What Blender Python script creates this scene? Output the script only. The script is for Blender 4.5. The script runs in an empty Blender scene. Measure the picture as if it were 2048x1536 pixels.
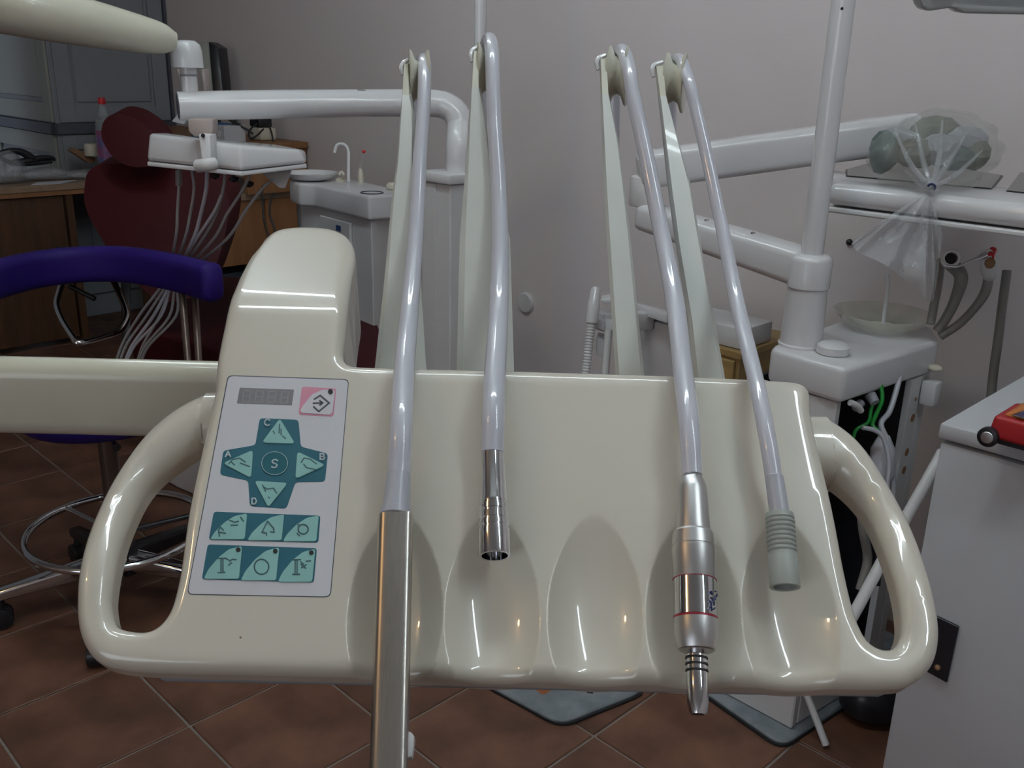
import bpy, bmesh, math, random
import numpy as np
from mathutils import Vector, Matrix
from mathutils.geometry import delaunay_2d_cdt

random.seed(7)
RNG = np.random.RandomState(5)
SC = bpy.context.scene
COL = SC.collection

# ------------------------------------------------------------------ camera
F = 1900.0; TH = math.radians(18.5); RO = math.radians(1.4); CH = 1.3
_d = np.array([0, math.cos(TH), -math.sin(TH)])
_r0 = np.array([1.0, 0, 0]); _u0 = np.array([0, math.sin(TH), math.cos(TH)])
_r = math.cos(RO) * _r0 + math.sin(RO) * _u0
_u = -math.sin(RO) * _r0 + math.cos(RO) * _u0
CP = np.array([0, 0, CH])
cam = bpy.data.cameras.new('camera'); cam.sensor_width = 36; cam.lens = F / 2048 * 36
cam.clip_start = 0.02
co = bpy.data.objects.new('camera', cam); COL.objects.link(co)
M = Matrix.Identity(4)
for i in range(3):
    M[i][0] = _r[i]; M[i][1] = _u[i]; M[i][2] = -_d[i]; M[i][3] = CP[i]
co.matrix_world = M
SC.camera = co

# ------------------------------------------------------------------ light / exposure
SC.view_settings.view_transform = 'Standard'
SC.view_settings.look = 'None'
SC.view_settings.gamma = 1
SC.view_settings.use_curve_mapping = False
SC.view_settings.exposure = -0.27
TUBE_STRENGTH = 60.0
WINDOW_POWER = 34.0
BULB_STRENGTH = 90.0
wd = bpy.data.worlds.new('world'); SC.world = wd; wd.use_nodes = True
wd.node_tree.nodes['Background'].inputs[0].default_value = (0.75, 0.85, 1.0, 1)
wd.node_tree.nodes['Background'].inputs[1].default_value = 0.6

# ------------------------------------------------------------------ geometry helpers
def ray(x, y): return _d + _r * ((x - 1024) / F) + _u * ((768 - y) / F)
def atZ(x, y, z):
    v = ray(x, y); return CP + v * ((z - CH) / v[2])
def atY(x, y, Y):
    v = ray(x, y); return CP + v * (Y / v[1])
def atD(x, y, D): return CP + ray(x, y) * D
def atS(x, y, s):            # plane X+Y = s (parallel to the long wall)
    v = ray(x, y); return CP + v * (s / (v[0] + v[1]))
def atT(x, y, t):            # plane X-Y = t
    v = ray(x, y); return CP + v * (t / (v[0] - v[1]))
def dep(p): return float((np.array(p) - CP) @ _d)
R2 = math.sqrt(0.5)
def W(s, t, z):              # room frame: t runs along the long wall, s towards it
    return np.array([R2 * (t + s), R2 * (s - t), z])

def tag(o, label=None, cat=None, group=None, kind=None):
    if label: o['label'] = label
    if cat: o['category'] = cat
    if group: o['group'] = group
    if kind: o['kind'] = kind
    return o
def thing(name, label, cat, loc, group=None):
    o = bpy.data.objects.new(name, None); COL.objects.link(o)
    o.empty_display_size = 0.05
    o.location = Vector(loc)
    return tag(o, label, cat, group)
def wloc(o):
    v = Vector((0, 0, 0))
    while o is not None:
        v += o.location; o = o.parent
    return v
def obj(name, bm, mat, parent=None, smooth=True, angle=38, label=None, recalc=True):
    if recalc: bmesh.ops.recalc_face_normals(bm, faces=bm.faces[:])
    if parent is not None:
        bmesh.ops.translate(bm, verts=bm.verts[:], vec=-wloc(parent))
        loc = None
    else:
        bb = [v.co for v in bm.verts]
        loc = Vector(((min(c.x for c in bb) + max(c.x for c in bb)) / 2, (min(c.y for c in bb) + max(c.y for c in bb)) / 2, min(c.z for c in bb)))
        bmesh.ops.translate(bm, verts=bm.verts[:], vec=-loc)
    me = bpy.data.meshes.new(name); bm.to_mesh(me); bm.free()
    if smooth:
        me.polygons.foreach_set('use_smooth', [True] * len(me.polygons))
        me.set_sharp_from_angle(angle=math.radians(angle))
    if mat: me.materials.append(mat)
    o = bpy.data.objects.new(name, me); COL.objects.link(o)
    if parent is not None: o.parent = parent
    else: o.location = loc
    if label: o['label'] = label
    return o
def single(name, bm, mat, label, cat, group=None, **k):
    return tag(obj(name, bm, mat, None, **k), label, cat, group)
def struct(name, bm, mat, parent=None, **k):
    o = obj(name, bm, mat, parent, **k)
    if parent is None: o['kind'] = 'structure'
    return o

def catmull(P, n):
    P = [np.array(p, float) for p in P]
    if len(P) < 3: 
        return [P[0] + (P[-1] - P[0]) * i / n for i in range(n + 1)]
    Q = [2 * P[0] - P[1]] + P + [2 * P[-1] - P[-2]]
    out = []
    for i in range(1, len(Q) - 2):
        for k in range(n):
            t = k / n
            a, b, c, e = Q[i - 1], Q[i], Q[i + 1], Q[i + 2]
            out.append(0.5 * (2 * b + (c - a) * t + (2 * a - 5 * b + 4 * c - e) * t * t + (3 * b - a - 3 * c + e) * t ** 3))
    out.append(P[-1]); return out
def tube(pts, rad, n=14, sub=6, bm=None, cap=True, closed=False, scale2=None, up=None):
    """swept round (or oval) section; pts world points, rad scalar or list"""
    bm = bm or bmesh.new()
    if np.isscalar(rad): rad = [rad] * len(pts)
    X = [np.append(np.array(p, float), r) for p, r in zip(pts, rad)]
    if closed: 
        X = X + [X[0]]
    S = catmull(X, sub) if sub > 1 else X
    P = [s[:3] for s in S]; Rr = [s[3] for s in S]
    if closed: P = P[:-1]; Rr = Rr[:-1]
    N = len(P); rings = []
    nrm = None
    for i in range(N):
        if closed: t = P[(i + 1) % N] - P[i - 1]
        else: t = P[min(i + 1, N - 1)] - P[max(i - 1, 0)]
        t = t / (np.linalg.norm(t) + 1e-12)
        if nrm is None:
            a = np.array(up, float) if up is not None else (np.array([0, 0, 1.0]) if abs(t[2]) < 0.9 else np.array([1.0, 0, 0]))
            nrm = a - t * (a @ t)
        else: nrm = nrm - t * (nrm @ t)
        nrm = nrm / (np.linalg.norm(nrm) + 1e-12)
        b = np.cross(t, nrm)
        sc = scale2 or 1.0
        rings.append([bm.verts.new(P[i] + Rr[i] * (nrm * math.cos(2 * math.pi * k / n) + b * sc * math.sin(2 * math.pi * k / n))) for k in range(n)])
    for i in range(N if closed else N - 1):
        A, B = rings[i], rings[(i + 1) % N]
        for k in range(n): bm.faces.new((A[k], A[(k + 1) % n], B[(k + 1) % n], B[k]))
    if cap and not closed:
        bm.faces.new(rings[0]); bm.faces.new(rings[-1])
    return bm
def lathe(p0, p1, prof, n=28, bm=None, cap0=True, cap1=True):
    """prof: list of (t 0..1 along p0->p1, radius)"""
    bm = bm or bmesh.new()
    p0 = np.array(p0, float); p1 = np.array(p1, float); ax = p1 - p0
    t = ax / np.linalg.norm(ax)
    a = np.array([0, 0, 1.0]) if abs(t[2]) < 0.9 else np.array([1.0, 0, 0])
    a = a - t * (a @ t); a /= np.linalg.norm(a); b = np.cross(t, a)
    rings = [[bm.verts.new(p0 + ax * q + r * (a * math.cos(2 * math.pi * k / n) + b * math.sin(2 * math.pi * k / n))) for k in range(n)] for q, r in prof]
    for A, B in zip(rings, rings[1:]):
        for k in range(n): bm.faces.new((A[k], A[(k + 1) % n], B[(k + 1) % n], B[k]))
    if cap0: bm.faces.new(rings[0])
    if cap1: bm.faces.new(rings[-1])
    return bm
def cyl(p0, p1, r0, r1=None, n=20, bev=0.0, bm=None):
    r1 = r0 if r1 is None else r1
    L = np.linalg.norm(np.array(p1) - np.array(p0)); q = min(bev / L, 0.45)
    pr = [(0, r0), (1, r1)] if bev <= 0 else [(0, r0 - bev), (q * .3, r0 - bev * .3), (q, r0), (1 - q, r1), (1 - q * .3, r1 - bev * .3), (1, r1 - bev)]
    return lathe(p0, p1, pr, n, bm)
def hull2(A, B, bev=0.0, seg=2, bm=None):
    """solid between two matching polygons A and B"""
    b2 = bmesh.new(); n = len(A)
    va = [b2.verts.new(p) for p in A]; vb = [b2.verts.new(p) for p in B]
    b2.faces.new(va); b2.faces.new(vb[::-1])
    for i in range(n): b2.faces.new((va[i], vb[i], vb[(i + 1) % n], va[(i + 1) % n]))
    bmesh.ops.recalc_face_normals(b2, faces=b2.faces[:])
    if bev > 0:
        bmesh.ops.bevel(b2, geom=b2.edges[:], offset=bev, segments=seg, profile=0.5, affect='EDGES', clamp_overlap=True)
    if bm is None: return b2
    me = bpy.data.meshes.new('tmp'); b2.to_mesh(me); b2.free(); bm.from_mesh(me); bpy.data.meshes.remove(me)
    return bm
def boxst(s0, s1, t0, t1, z0, z1, bev=0.0, seg=2, bm=None):
    A = [W(s0, t0, z0), W(s1, t0, z0), W(s1, t1, z0), W(s0, t1, z0)]
    B = [W(s0, t0, z1), W(s1, t0, z1), W(s1, t1, z1), W(s0, t1, z1)]
    return hull2(A, B, bev, seg, bm)
def boxxyz(x0, x1, y0, y1, z0, z1, bev=0.0, seg=2, bm=None):
    return hull2([(x0, y0, z0), (x1, y0, z0), (x1, y1, z0), (x0, y1, z0)], [(x0, y0, z1), (x1, y0, z1), (x1, y1, z1), (x0, y1, z1)], bev, seg, bm)
def ball(c, r, sub=2, scale=(1, 1, 1), bm=None):
    bm = bm or bmesh.new()
    v = bmesh.ops.create_icosphere(bm, subdivisions=sub, radius=r)['verts']
    for q in v: q.co = Vector((q.co.x * scale[0] + c[0], q.co.y * scale[1] + c[1], q.co.z * scale[2] + c[2]))
    return bm
def slab(pts, thick, dirv, bev, seg=3):
    """outline polygon (world points, roughly planar) given a thickness along dirv"""
    dv = np.array(dirv, float)
    return hull2(pts, [np.array(p) + dv * thick for p in pts], bev, seg)
def round_poly(P, rad, k=5):
    P = [np.array(p, float) for p in P]; out = []; n = len(P)
    if np.isscalar(rad): rad = [rad] * n
    for i in range(n):
        a, b, c = P[i - 1], P[i], P[(i + 1) % n]
        u = a - b; v = c - b; lu = np.linalg.norm(u); lv = np.linalg.norm(v); u /= lu; v /= lv
        q = min(rad[i], lu * .48, lv * .48)
        if q < 1e-6: out.append(b); continue
        for j in range(k + 1):
            t = j / k
            out.append((1 - t) ** 2 * (b + u * q) + 2 * t * (1 - t) * b + t * t * (b + v * q))
    return out

# ------------------------------------------------------------------ materials
MATS = {}
def mat(name, col, rough=0.5, metal=0.0, coat=0.0, var=0.06, scale=30.0, bump=0.0, bscale=200.0, spec=0.5, objrand=0.0, trans=0.0, alpha=1.0, emit=None, estr=0.0, stretch=None, col2=None):
    m = bpy.data.materials.new(name); m.use_nodes = True
    nt = m.node_tree; b = nt.nodes['Principled BSDF']
    b.inputs['Roughness'].default_value = rough; b.inputs['Metallic'].default_value = metal
    b.inputs['Coat Weight'].default_value = coat; b.inputs['Coat Roughness'].default_value = 0.03
    b.inputs['Specular IOR Level'].default_value = spec
    b.inputs['Transmission Weight'].default_value = trans; b.inputs['Alpha'].default_value = alpha
    tc = nt.nodes.new('ShaderNodeTexCoord'); mp = nt.nodes.new('ShaderNodeMapping')
    nt.links.new(tc.outputs['Object'], mp.inputs[0])
    if stretch: mp.inputs['Scale'].default_value = stretch
    nz = nt.nodes.new('ShaderNodeTexNoise'); nz.inputs['Scale'].default_value = scale; nz.inputs['Detail'].default_value = 5
    nt.links.new(mp.outputs[0], nz.inputs['Vector'])
    rp = nt.nodes.new('ShaderNodeValToRGB')
    c2 = col2 or tuple(min(1, c * (1 + var)) for c in col); c1 = tuple(c * (1 - var) for c in col)
    if col2: c1 = col
    rp.color_ramp.elements[0].color = (*c1, 1); rp.color_ramp.elements[1].color = (*c2, 1)
    rp.color_ramp.elements[0].position = 0.3; rp.color_ramp.elements[1].position = 0.7
    nt.links.new(nz.outputs['Fac'], rp.inputs[0])
    src = rp.outputs[0]
    if objrand > 0:
        oi = nt.nodes.new('ShaderNodeObjectInfo'); hs = nt.nodes.new('ShaderNodeHueSaturation')
        mr = nt.nodes.new('ShaderNodeMapRange'); mr.inputs['To Min'].default_value = 1 - objrand; mr.inputs['To Max'].default_value = 1 + objrand
        nt.links.new(oi.outputs['Random'], mr.inputs[0]); nt.links.new(mr.outputs[0], hs.inputs['Value']); nt.links.new(src, hs.inputs['Color']); src = hs.outputs[0]
    nt.links.new(src, b.inputs['Base Color'])
    if bump > 0:
        n2 = nt.nodes.new('ShaderNodeTexNoise'); n2.inputs['Scale'].default_value = bscale; n2.inputs['Detail'].default_value = 4
        nt.links.new(mp.outputs[0], n2.inputs['Vector'])
        bp = nt.nodes.new('ShaderNodeBump'); bp.inputs['Strength'].default_value = bump; bp.inputs['Distance'].default_value = 0.004
        nt.links.new(n2.outputs['Fac'], bp.inputs['Height']); nt.links.new(bp.outputs[0], b.inputs['Normal'])
    if emit:
        b.inputs['Emission Color'].default_value = (*emit, 1); b.inputs['Emission Strength'].default_value = estr
    MATS[name] = m; return m
cream = mat('cream_plastic', (0.60, 0.555, 0.47), 0.32, coat=1.0, var=0.015, scale=12)
cream2 = mat('cream_arm', (0.60, 0.58, 0.47), 0.28, coat=0.3, var=0.02)
armw = mat('arm_plastic', (0.60, 0.61, 0.57), 0.3, coat=0.2, var=0.02)
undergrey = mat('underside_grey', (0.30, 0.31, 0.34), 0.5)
white = mat('white_enamel', (0.66, 0.65, 0.66), 0.25, coat=0.4, var=0.02, scale=8)
white2 = mat('white_plastic', (0.62, 0.61, 0.61), 0.4, var=0.03, scale=8)
cabw = mat('cabinet_white', (0.50, 0.50, 0.52), 0.45, var=0.02, scale=6)
hoseg = mat('hose_grey', (0.55, 0.55, 0.61), 0.28, coat=0.8, var=0.02)
hosed = mat('hose_taupe', (0.20, 0.19, 0.18), 0.45, var=0.1)
hosedull = mat('hose_dull', (0.30, 0.29, 0.29), 0.4, var=0.06)
brk = mat('bracket_beige', (0.34, 0.28, 0.26), 0.5)
collar = mat('collar_translucent', (0.42, 0.42, 0.46), 0.3, var=0.02)
conng = mat('connector_grey', (0.34, 0.36, 0.33), 0.45, var=0.04)
steel = mat('brushed_steel', (0.50, 0.47, 0.43), 0.34, metal=1.0, var=0.08, scale=60, stretch=(8, 1, 1))
satin = mat('satin_aluminium', (0.62, 0.61, 0.61), 0.38, metal=1.0, var=0.03)
chrome = mat('chrome', (0.72, 0.72, 0.74), 0.08, metal=1.0, var=0.01)
black = mat('black_rubber', (0.012, 0.012, 0.014), 0.5, var=0.2)
blackp = mat('black_plastic', (0.014, 0.014, 0.018), 0.35, var=0.2)
redline = mat('red_ring', (0.35, 0.02, 0.04), 0.4)
dark = mat('dark_hole', (0.012, 0.01, 0.01), 0.7)
keyp = mat('keypad_film', (0.56, 0.55, 0.58), 0.5, var=0.015)
teal = mat('teal_print', (0.013, 0.105, 0.145), 0.45, var=0.06)
mint = mat('mint_print', (0.24, 0.46, 0.43), 0.42, var=0.03)
pink = mat('pink_print', (0.60, 0.24, 0.33), 0.5, var=0.03)
lcd = mat('display_grey', (0.20, 0.19, 0.205), 0.3, var=0.04)
lcd2 = mat('display_segment', (0.255, 0.245, 0.25), 0.35)
ink = mat('icon_ink', (0.05, 0.11, 0.12), 0.5)
ink2 = mat('icon_black', (0.05, 0.06, 0.08), 0.5)
letter = mat('letter_pale', (0.45, 0.52, 0.54), 0.5)
sring = mat('start_key', (0.02, 0.11, 0.135), 0.3)
wallm = mat('wall_paint', (0.67, 0.605, 0.60), 0.85, var=0.03, scale=1.6, bump=0.12, bscale=90)
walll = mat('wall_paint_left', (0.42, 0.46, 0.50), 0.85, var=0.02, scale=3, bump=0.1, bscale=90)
ceilm = mat('ceiling_paint', (0.62, 0.62, 0.60), 0.9, var=0.01)
grout = mat('grout', (0.22, 0.18, 0.16), 0.9, var=0.1, scale=60)
tilem = mat('terracotta', (0.062, 0.026, 0.015), 0.5, scale=7, col2=(0.18, 0.080, 0.047), objrand=0.14, bump=0.2, bscale=45)
woodm = mat('desk_wood', (0.058, 0.027, 0.012), 0.5, scale=7, col2=(0.10, 0.046, 0.02), stretch=(5, 5, 0.6))
woodo = mat('desk_wood_light', (0.22, 0.095, 0.035), 0.5, scale=7, col2=(0.28, 0.13, 0.05), stretch=(5, 5, 0.6))
woodtop = mat('desk_top_wood', (0.25, 0.165, 0.105), 0.4, scale=7, col2=(0.31, 0.21, 0.14), stretch=(1, 6, 6))
drawerw = mat('drawer_wood', (0.30, 0.19, 0.07), 0.5, scale=8, col2=(0.38, 0.25, 0.10), stretch=(1, 1, 6))
greyp = mat('grey_cupboard_paint', (0.23, 0.24, 0.26), 0.6, var=0.04, scale=6)
greyb = mat('beige_cupboard_paint', (0.30, 0.30, 0.27), 0.6, var=0.04, scale=6)
slate = mat('slate_rail', (0.085, 0.09, 0.115), 0.6)
burg = mat('burgundy_vinyl', (0.042, 0.003, 0.005), 0.6, spec=0.2, var=0.1, scale=5, bump=0.05, bscale=120)
purple = mat('purple_vinyl', (0.018, 0.006, 0.125), 0.6, spec=0.25, var=0.1, scale=5, bump=0.06, bscale=160)
iron = mat('painted_steel_plate', (0.13, 0.15, 0.17), 0.6, scale=20, col2=(0.23, 0.25, 0.27), bump=0.2, bscale=60)
ironr = mat('rust_patch', (0.32, 0.10, 0.03), 0.8, var=0.2, scale=40)
red = mat('red_paint', (0.36, 0.015, 0.018), 0.4, var=0.03)
redb = mat('red_cap', (0.55, 0.02, 0.03), 0.4)
navy = mat('navy_print', (0.02, 0.03, 0.11), 0.3)
orange = mat('orange_paint', (0.50, 0.15, 0.03), 0.5)
blue = mat('blue_card', (0.02, 0.12, 0.30), 0.5)
bluel = mat('blue_sticker', (0.03, 0.07, 0.22), 0.5)
ivory = mat('ivory_plastic', (0.60, 0.56, 0.46), 0.5)
paper = mat('paper', (0.60, 0.61, 0.64), 0.8, var=0.02)
cork = mat('cork_wood', (0.23, 0.12, 0.06), 0.7)
greenw = mat('green_tube', (0.01, 0.22, 0.03), 0.3, emit=None)
glassd = mat('dark_glass_window', (0.06, 0.068, 0.066), 0.12, var=0.3, scale=14)
petblue = mat('bottle_label', (0.03, 0.11, 0.26), 0.4, col2=(0.40, 0.05, 0.08), scale=16)
darkteal = mat('dark_blue_bin', (0.025, 0.04, 0.06), 0.5)
browntube = mat('bronze_tube', (0.12, 0.085, 0.07), 0.35, metal=0.6)
lampglass = mat('lamp_shield', (0.26, 0.27, 0.27), 0.15, alpha=0.75, coat=0.5)
lampreflect = mat('lamp_reflector', (0.62, 0.58, 0.48), 0.2, metal=0.9, bump=0.6, bscale=60)
waterm = mat('basin_glass', (0.55, 0.54, 0.47), 0.15, coat=0.6)
bagc1 = mat('bag_content_olive', (0.13, 0.13, 0.105), 0.6, var=0.3, scale=25)
bagc2 = mat('bag_content_green', (0.08, 0.12, 0.11), 0.6, var=0.3, scale=25)
def clear(name, col, alpha, rough=0.12, bump=0.5, bscale=30):
    m = mat(name, col, rough, coat=0.6, alpha=alpha, bump=bump, bscale=bscale); return m
bagm = clear('clear_bag', (0.50, 0.51, 0.48), 0.27, bump=1.0, bscale=38)
bagt = clear('clear_bag_tail', (0.58, 0.60, 0.63), 0.38, bump=1.0, bscale=60)
petm = clear('clear_bottle', (0.45, 0.50, 0.52), 0.35, bump=0.2)
basing = clear('clear_rim', (0.66, 0.64, 0.55), 0.45, bump=0.0)
def emis(name, col, s):
    m = bpy.data.materials.new(name); m.use_nodes = True; nt = m.node_tree
    b = nt.nodes['Principled BSDF']; b.inputs['Base Color'].default_value = (0.8, 0.8, 0.8, 1)
    b.inputs['Emission Color'].default_value = (*col, 1); b.inputs['Emission Strength'].default_value = s
    return m
tubem = emis('fluorescent_tube', (0.82, 0.95, 1.0), TUBE_STRENGTH)
bulbm = emis('warm_bulb', (1.0, 0.62, 0.28), BULB_STRENGTH)
panem = mat('window_pane', (0.8, 0.88, 0.95), 0.05, trans=1.0)

# ------------------------------------------------------------------ room shell
SW = 2.4                   # long wall plane (s)
TL, TR, SF, HC = -5.25, 2.3, -4.2, 2.85
struct('wall_back', boxst(SW, SW + 0.15, TL - 1.2, TR + 0.15, 0, HC), wallm, smooth=False)
NIB = 1.59
struct('wall_left', boxst(SF, NIB, TL - 0.25, TL, 0, HC, 0.004, bm=boxst(NIB - 0.01, SW, TL - 1.15, TL - 1.05, 0, HC)), walll, smooth=False)
struct('wall_right', boxst(SF - 0.15, SW, TR, TR + 0.15, 0, HC), wallm, smooth=False)
wt0, wt1, wz0, wz1 = -1.0, 2.0, 0.80, 2.50
bm = boxst(SF - 0.15, SF, TL - 0.25, wt0, 0, HC); boxst(SF - 0.15, SF, wt1, TR, 0, HC, bm=bm)
boxst(SF - 0.15, SF, wt0, wt1, 0, wz0, bm=bm); boxst(SF - 0.15, SF, wt0, wt1, wz1, HC, bm=bm)
struct('wall_front', bm, wallm, smooth=False)
struct('ceiling', boxst(SF - 0.15, SW + 0.15, TL - 1.2, TR + 0.15, HC, HC + 0.1), ceilm, smooth=False)
wm = (wt0 + wt1) / 2
bm = boxst(SF - .09, SF - .03, wt0, wt1, wz0, wz0 + 0.06); boxst(SF - .09, SF - .03, wt0, wt1, wz1 - 0.06, wz1, bm=bm)
for q in (wt0, wm - 0.03, wt1 - 0.06): boxst(SF - .09, SF - .03, q, q + 0.06, wz0, wz1, bm=bm)
win = struct('window_1', bm, white2, smooth=False)
for q0, q1 in ((wt0 + 0.06, wm - 0.03), (wm + 0.03, wt1 - 0.06)):
    obj('pane', boxst(SF - .061, SF - .055, q0, q1, wz0 + 0.06, wz1 - 0.06), panem, win, smooth=False)
la = bpy.data.lights.new('window_daylight', 'AREA'); la.shape = 'RECTANGLE'; la.size = wt1 - wt0 - 0.1; la.size_y = wz1 - wz0 - 0.1
la.energy = WINDOW_POWER; la.color = (0.86, 0.93, 1.0)
lo = bpy.data.objects.new('window_daylight', la); COL.objects.link(lo)
lo.location = W(SF + 0.02, wm, (wz0 + wz1) / 2)
lo.rotation_euler = Vector((R2, R2, 0)).to_track_quat('-Z', 'Z').to_euler()
# floor: grout bed, single tiles where the photograph tells them apart
fl = struct('floor', boxst(SF - 0.15, SW + 0.15, TL - 1.2, TR + 0.15, -0.08, -0.004), grout, smooth=False)
PT = 0.416 * R2
s_a = 0.979 * R2; t_a = -2.270 * R2
def tile_bm(w, h=0.006):
    return hull2([(-w, -w, -h), (w, -w, -h), (w, w, -h), (-w, w, -h)], [(-w, -w, 0), (w, -w, 0), (w, w, 0), (-w, w, 0)], 0.002, 1)
bmt = tile_bm(PT / 2 - 0.003); bmesh.ops.rotate(bmt, verts=bmt.verts[:], cent=(0, 0, 0), matrix=Matrix.Rotation(math.radians(45), 3, 'Z'))
tme = bpy.data.meshes.new('tile'); bmt.to_mesh(tme); bmt.free(); tme.materials.append(tilem)
far = bmesh.new(); cnt = 0; cand = []
i0 = int((SF - s_a) / PT) - 1; i1 = int((SW - s_a) / PT) + 1; j0 = int((TL - t_a) / PT) - 1; j1 = int((TR - t_a) / PT) + 1
for i in range(i0, i1 + 1):
    for j in range(j0, j1 + 1):
        c = W(s_a + (i + 0.5) * PT, t_a + (j + 0.5) * PT, 0)
        q = c - CP; D = q @ _d
        if s_a + (i + 1) * PT > SW + 0.05 or t_a + (j + 1) * PT > TR + 0.05: continue
        vis = False
        if D > 0.5:
            px = 1024 + F * (q @ _r) / D; py = 768 - F * (q @ _u) / D
            vis = -250 < px < 2300 and py < 1800
        cand.append((c, vis))
for c, vis in cand:
    if vis and cnt < 290:
        o = bpy.data.objects.new('tile', tme); COL.objects.link(o); o.parent = fl
        o.location = Vector(c) - fl.location; cnt += 1
    else:
        w = PT / 2 - 0.003
        vs = [far.verts.new(c + np.array([math.cos(a), math.sin(a), 0]) * w * math.sqrt(2)) for a in (0, math.pi / 2, math.pi, 1.5 * math.pi)]
        far.faces.new(vs)
if far.verts: 
    o = obj('tile_field', far, tilem, fl, smooth=False); o['kind'] = 'stuff'

# ceiling light over the tray, two added fill battens, warm bulb
def batten(c, ax, label):
    c = np.array(c, float); ax = np.array(ax, float); sd = np.array([-ax[1], ax[0], 0])
    fx = thing('fluorescent_light', label, 'ceiling light', c + Z_ * .05)
    def bx(a0, a1, b0, b1, z0, z1, bev):
        P = [c + ax * a + sd * b for a, b in ((a0, b0), (a1, b0), (a1, b1), (a0, b1))]
        return hull2([p + Z_ * z0 for p in P], [p + Z_ * z1 for p in P], bev)
    obj('housing', bx(-.66, .66, -.09, .09, -.02, .05, .008), white2, fx)
    for dy in (-0.027, 0.027):
        obj('tube', cyl(c - ax * .60 + sd * dy - Z_ * .045, c + ax * .60 + sd * dy - Z_ * .045, 0.010, n=12), tubem, fx)
        for sx in (-1, 1): obj('tube_holder', bx(sx * .625 - .022, sx * .625 + .022, dy - .018, dy + .018, -.065, -.02, .003), white2, fx)
Z_ = np.array([0, 0, 1.0])
batten((-0.05, 0.92, HC - 0.05), (1, 0, 0), 'white twin-tube fluorescent batten on the ceiling above the instrument tray')
batten(W(0.95, -2.0, HC - 0.05), (R2, -R2, 0), 'white twin-tube fluorescent batten added on the unseen ceiling to brighten the long grey wall')  # added lamp, out of view: evens out the light on the long wall
batten(W(0.80, 0.80, HC - 0.05), (R2, -R2, 0), 'white twin-tube fluorescent batten added on the unseen ceiling to brighten the white cabinet side')  # added lamp, out of view: lifts cabinet top, deck and units at the right
bu = thing('pendant_bulb', 'small bare warm bulb hanging from the ceiling to the left of the tray', 'lamp', (-2.0, 0.1, 2.70))
obj('bulb', ball((-2.0, 0.1, 2.70), 0.06, 2), bulbm, bu)
obj('bulb_holder', cyl((-2.0, 0.1, 2.75), (-2.0, 0.1, HC - .001), 0.018, n=14), white2, bu)

# ================================================================== THE INSTRUMENT TRAY
SL = math.radians(40)
th_v = np.array([0, math.cos(SL), math.sin(SL)]); th_n = np.array([0, -math.sin(SL), math.cos(SL)])
TO = atD(1024, 1370, 0.50)
def Tp(x, y, c=0.0):
    v = ray(x, y); return CP + v * (((TO - CP) @ th_n + c) / (v @ th_n))
def ab(p): q = np.array(p) - TO; return np.array([q[0], q @ th_v])
def Tab(x, y, c=0.0): return ab(Tp(x, y, c))
# side curve of the housing: flat up to B0, then bends back over the hump
B0 = Tab(580, 634)[1]; RHO = 0.060; PHI = math.radians(26)
def side(b):
    """(b,c) of the surface curve in the tray frame and its unit normal, for unrolled length b"""
    if b <= B0: return b, 0.0, 0.0
    f = min((b - B0) / RHO, PHI)
    x = B0 + RHO * math.sin(f); c = -RHO * (1 - math.cos(f))
    rest = b - B0 - RHO * f
    if rest > 0: x += rest * math.cos(f); c -= rest * math.sin(f)
    return x, c, f
def T3(a, b, c=0.0):
    x, cc, f = side(b)
    return TO + np.array([a, 0, 0]) + th_v * (x + c * math.sin(f)) + th_n * (cc + c * math.cos(f))
def prj(p):
    q = np.array(p) - CP; D = q @ _d; return 1024 + F * (q @ _r) / D, 768 - F * (q @ _u) / D
def unroll(x, y, c=0.0):
    if y > 642: return Tab(x, y, c)
    lo_, hi_ = B0 - 0.05, B0 + 0.35; a = Tab(x, max(y, 600), c)[0]
    for it in range(6):
        l, h = lo_, hi_
        for k in range(40):
            m = (l + h) / 2
            if prj(T3(a, m, c))[1] > y: l = m
            else: h = m
        b = l
        p = T3(a, b, c); a += (x - prj(p)[0]) * dep(p) / F
    return np.array([a, b])
RE = 0.0085
cdrop = -0.020
def S01(x): x = min(max(x, 0), 1); return x * x * (3 - 2 * x)
yb0, yb1 = Tab(300, 1180)[1], Tab(300, 860)[1]
# body side lines (a as function of b) to tell handle zones from the body
bl0, bl1 = Tab(362, 1190, -0.006), Tab(432, 790, -0.006)
br0, br1 = Tab(1728, 1290, -0.006), Tab(1628, 850, -0.006)
def tabl(L_, sg):
    L_ = sorted([tuple(q) for q in L_], key=lambda q: q[1]); return [q[1] for q in L_], [q[0] + sg * .006 for q in L_]
_LBb, _LBa = tabl([Tab(347, 1175), Tab(356, 1132), Tab(372, 1016), Tab(397, 900), Tab(421, 795)] + [unroll(*q) for q in ((429, 762), (441, 690), (453, 634), (467, 586), (484, 546), (505, 511), (530, 482))], -1)
_RBb, _RBa = tabl([Tab(1710, 1219), Tab(1694, 1132), Tab(1677, 1040), Tab(1660, 962), Tab(1645, 905), Tab(1626, 808), Tab(1621, 787)], 1)
def handle_out(a, b):
    la_ = float(np.interp(b, _LBb, _LBa)) if b > _LBb[0] else bl0[0] + (bl1[0] - bl0[0]) * (b - bl0[1]) / (bl1[1] - bl0[1])
    ra_ = float(np.interp(b, _RBb, _RBa)) if b > _RBb[0] else br0[0] + (br1[0] - br0[0]) * (b - br0[1]) / (br1[1] - br0[1])
    return max(la_ - a, a - ra_)
def drop(a, b):
    return cdrop * S01((b - yb0) / (yb1 - yb0)) * S01(handle_out(a, b) / 0.004 + 1.0)
def REa(a, b): return RE + 0.0085 * S01((b - yb0) / (yb1 - yb0)) * S01(handle_out(a, b) / 0.006)
def O(x, y, k=0.0): return unroll(x, y, -0.006 + k)
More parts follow.
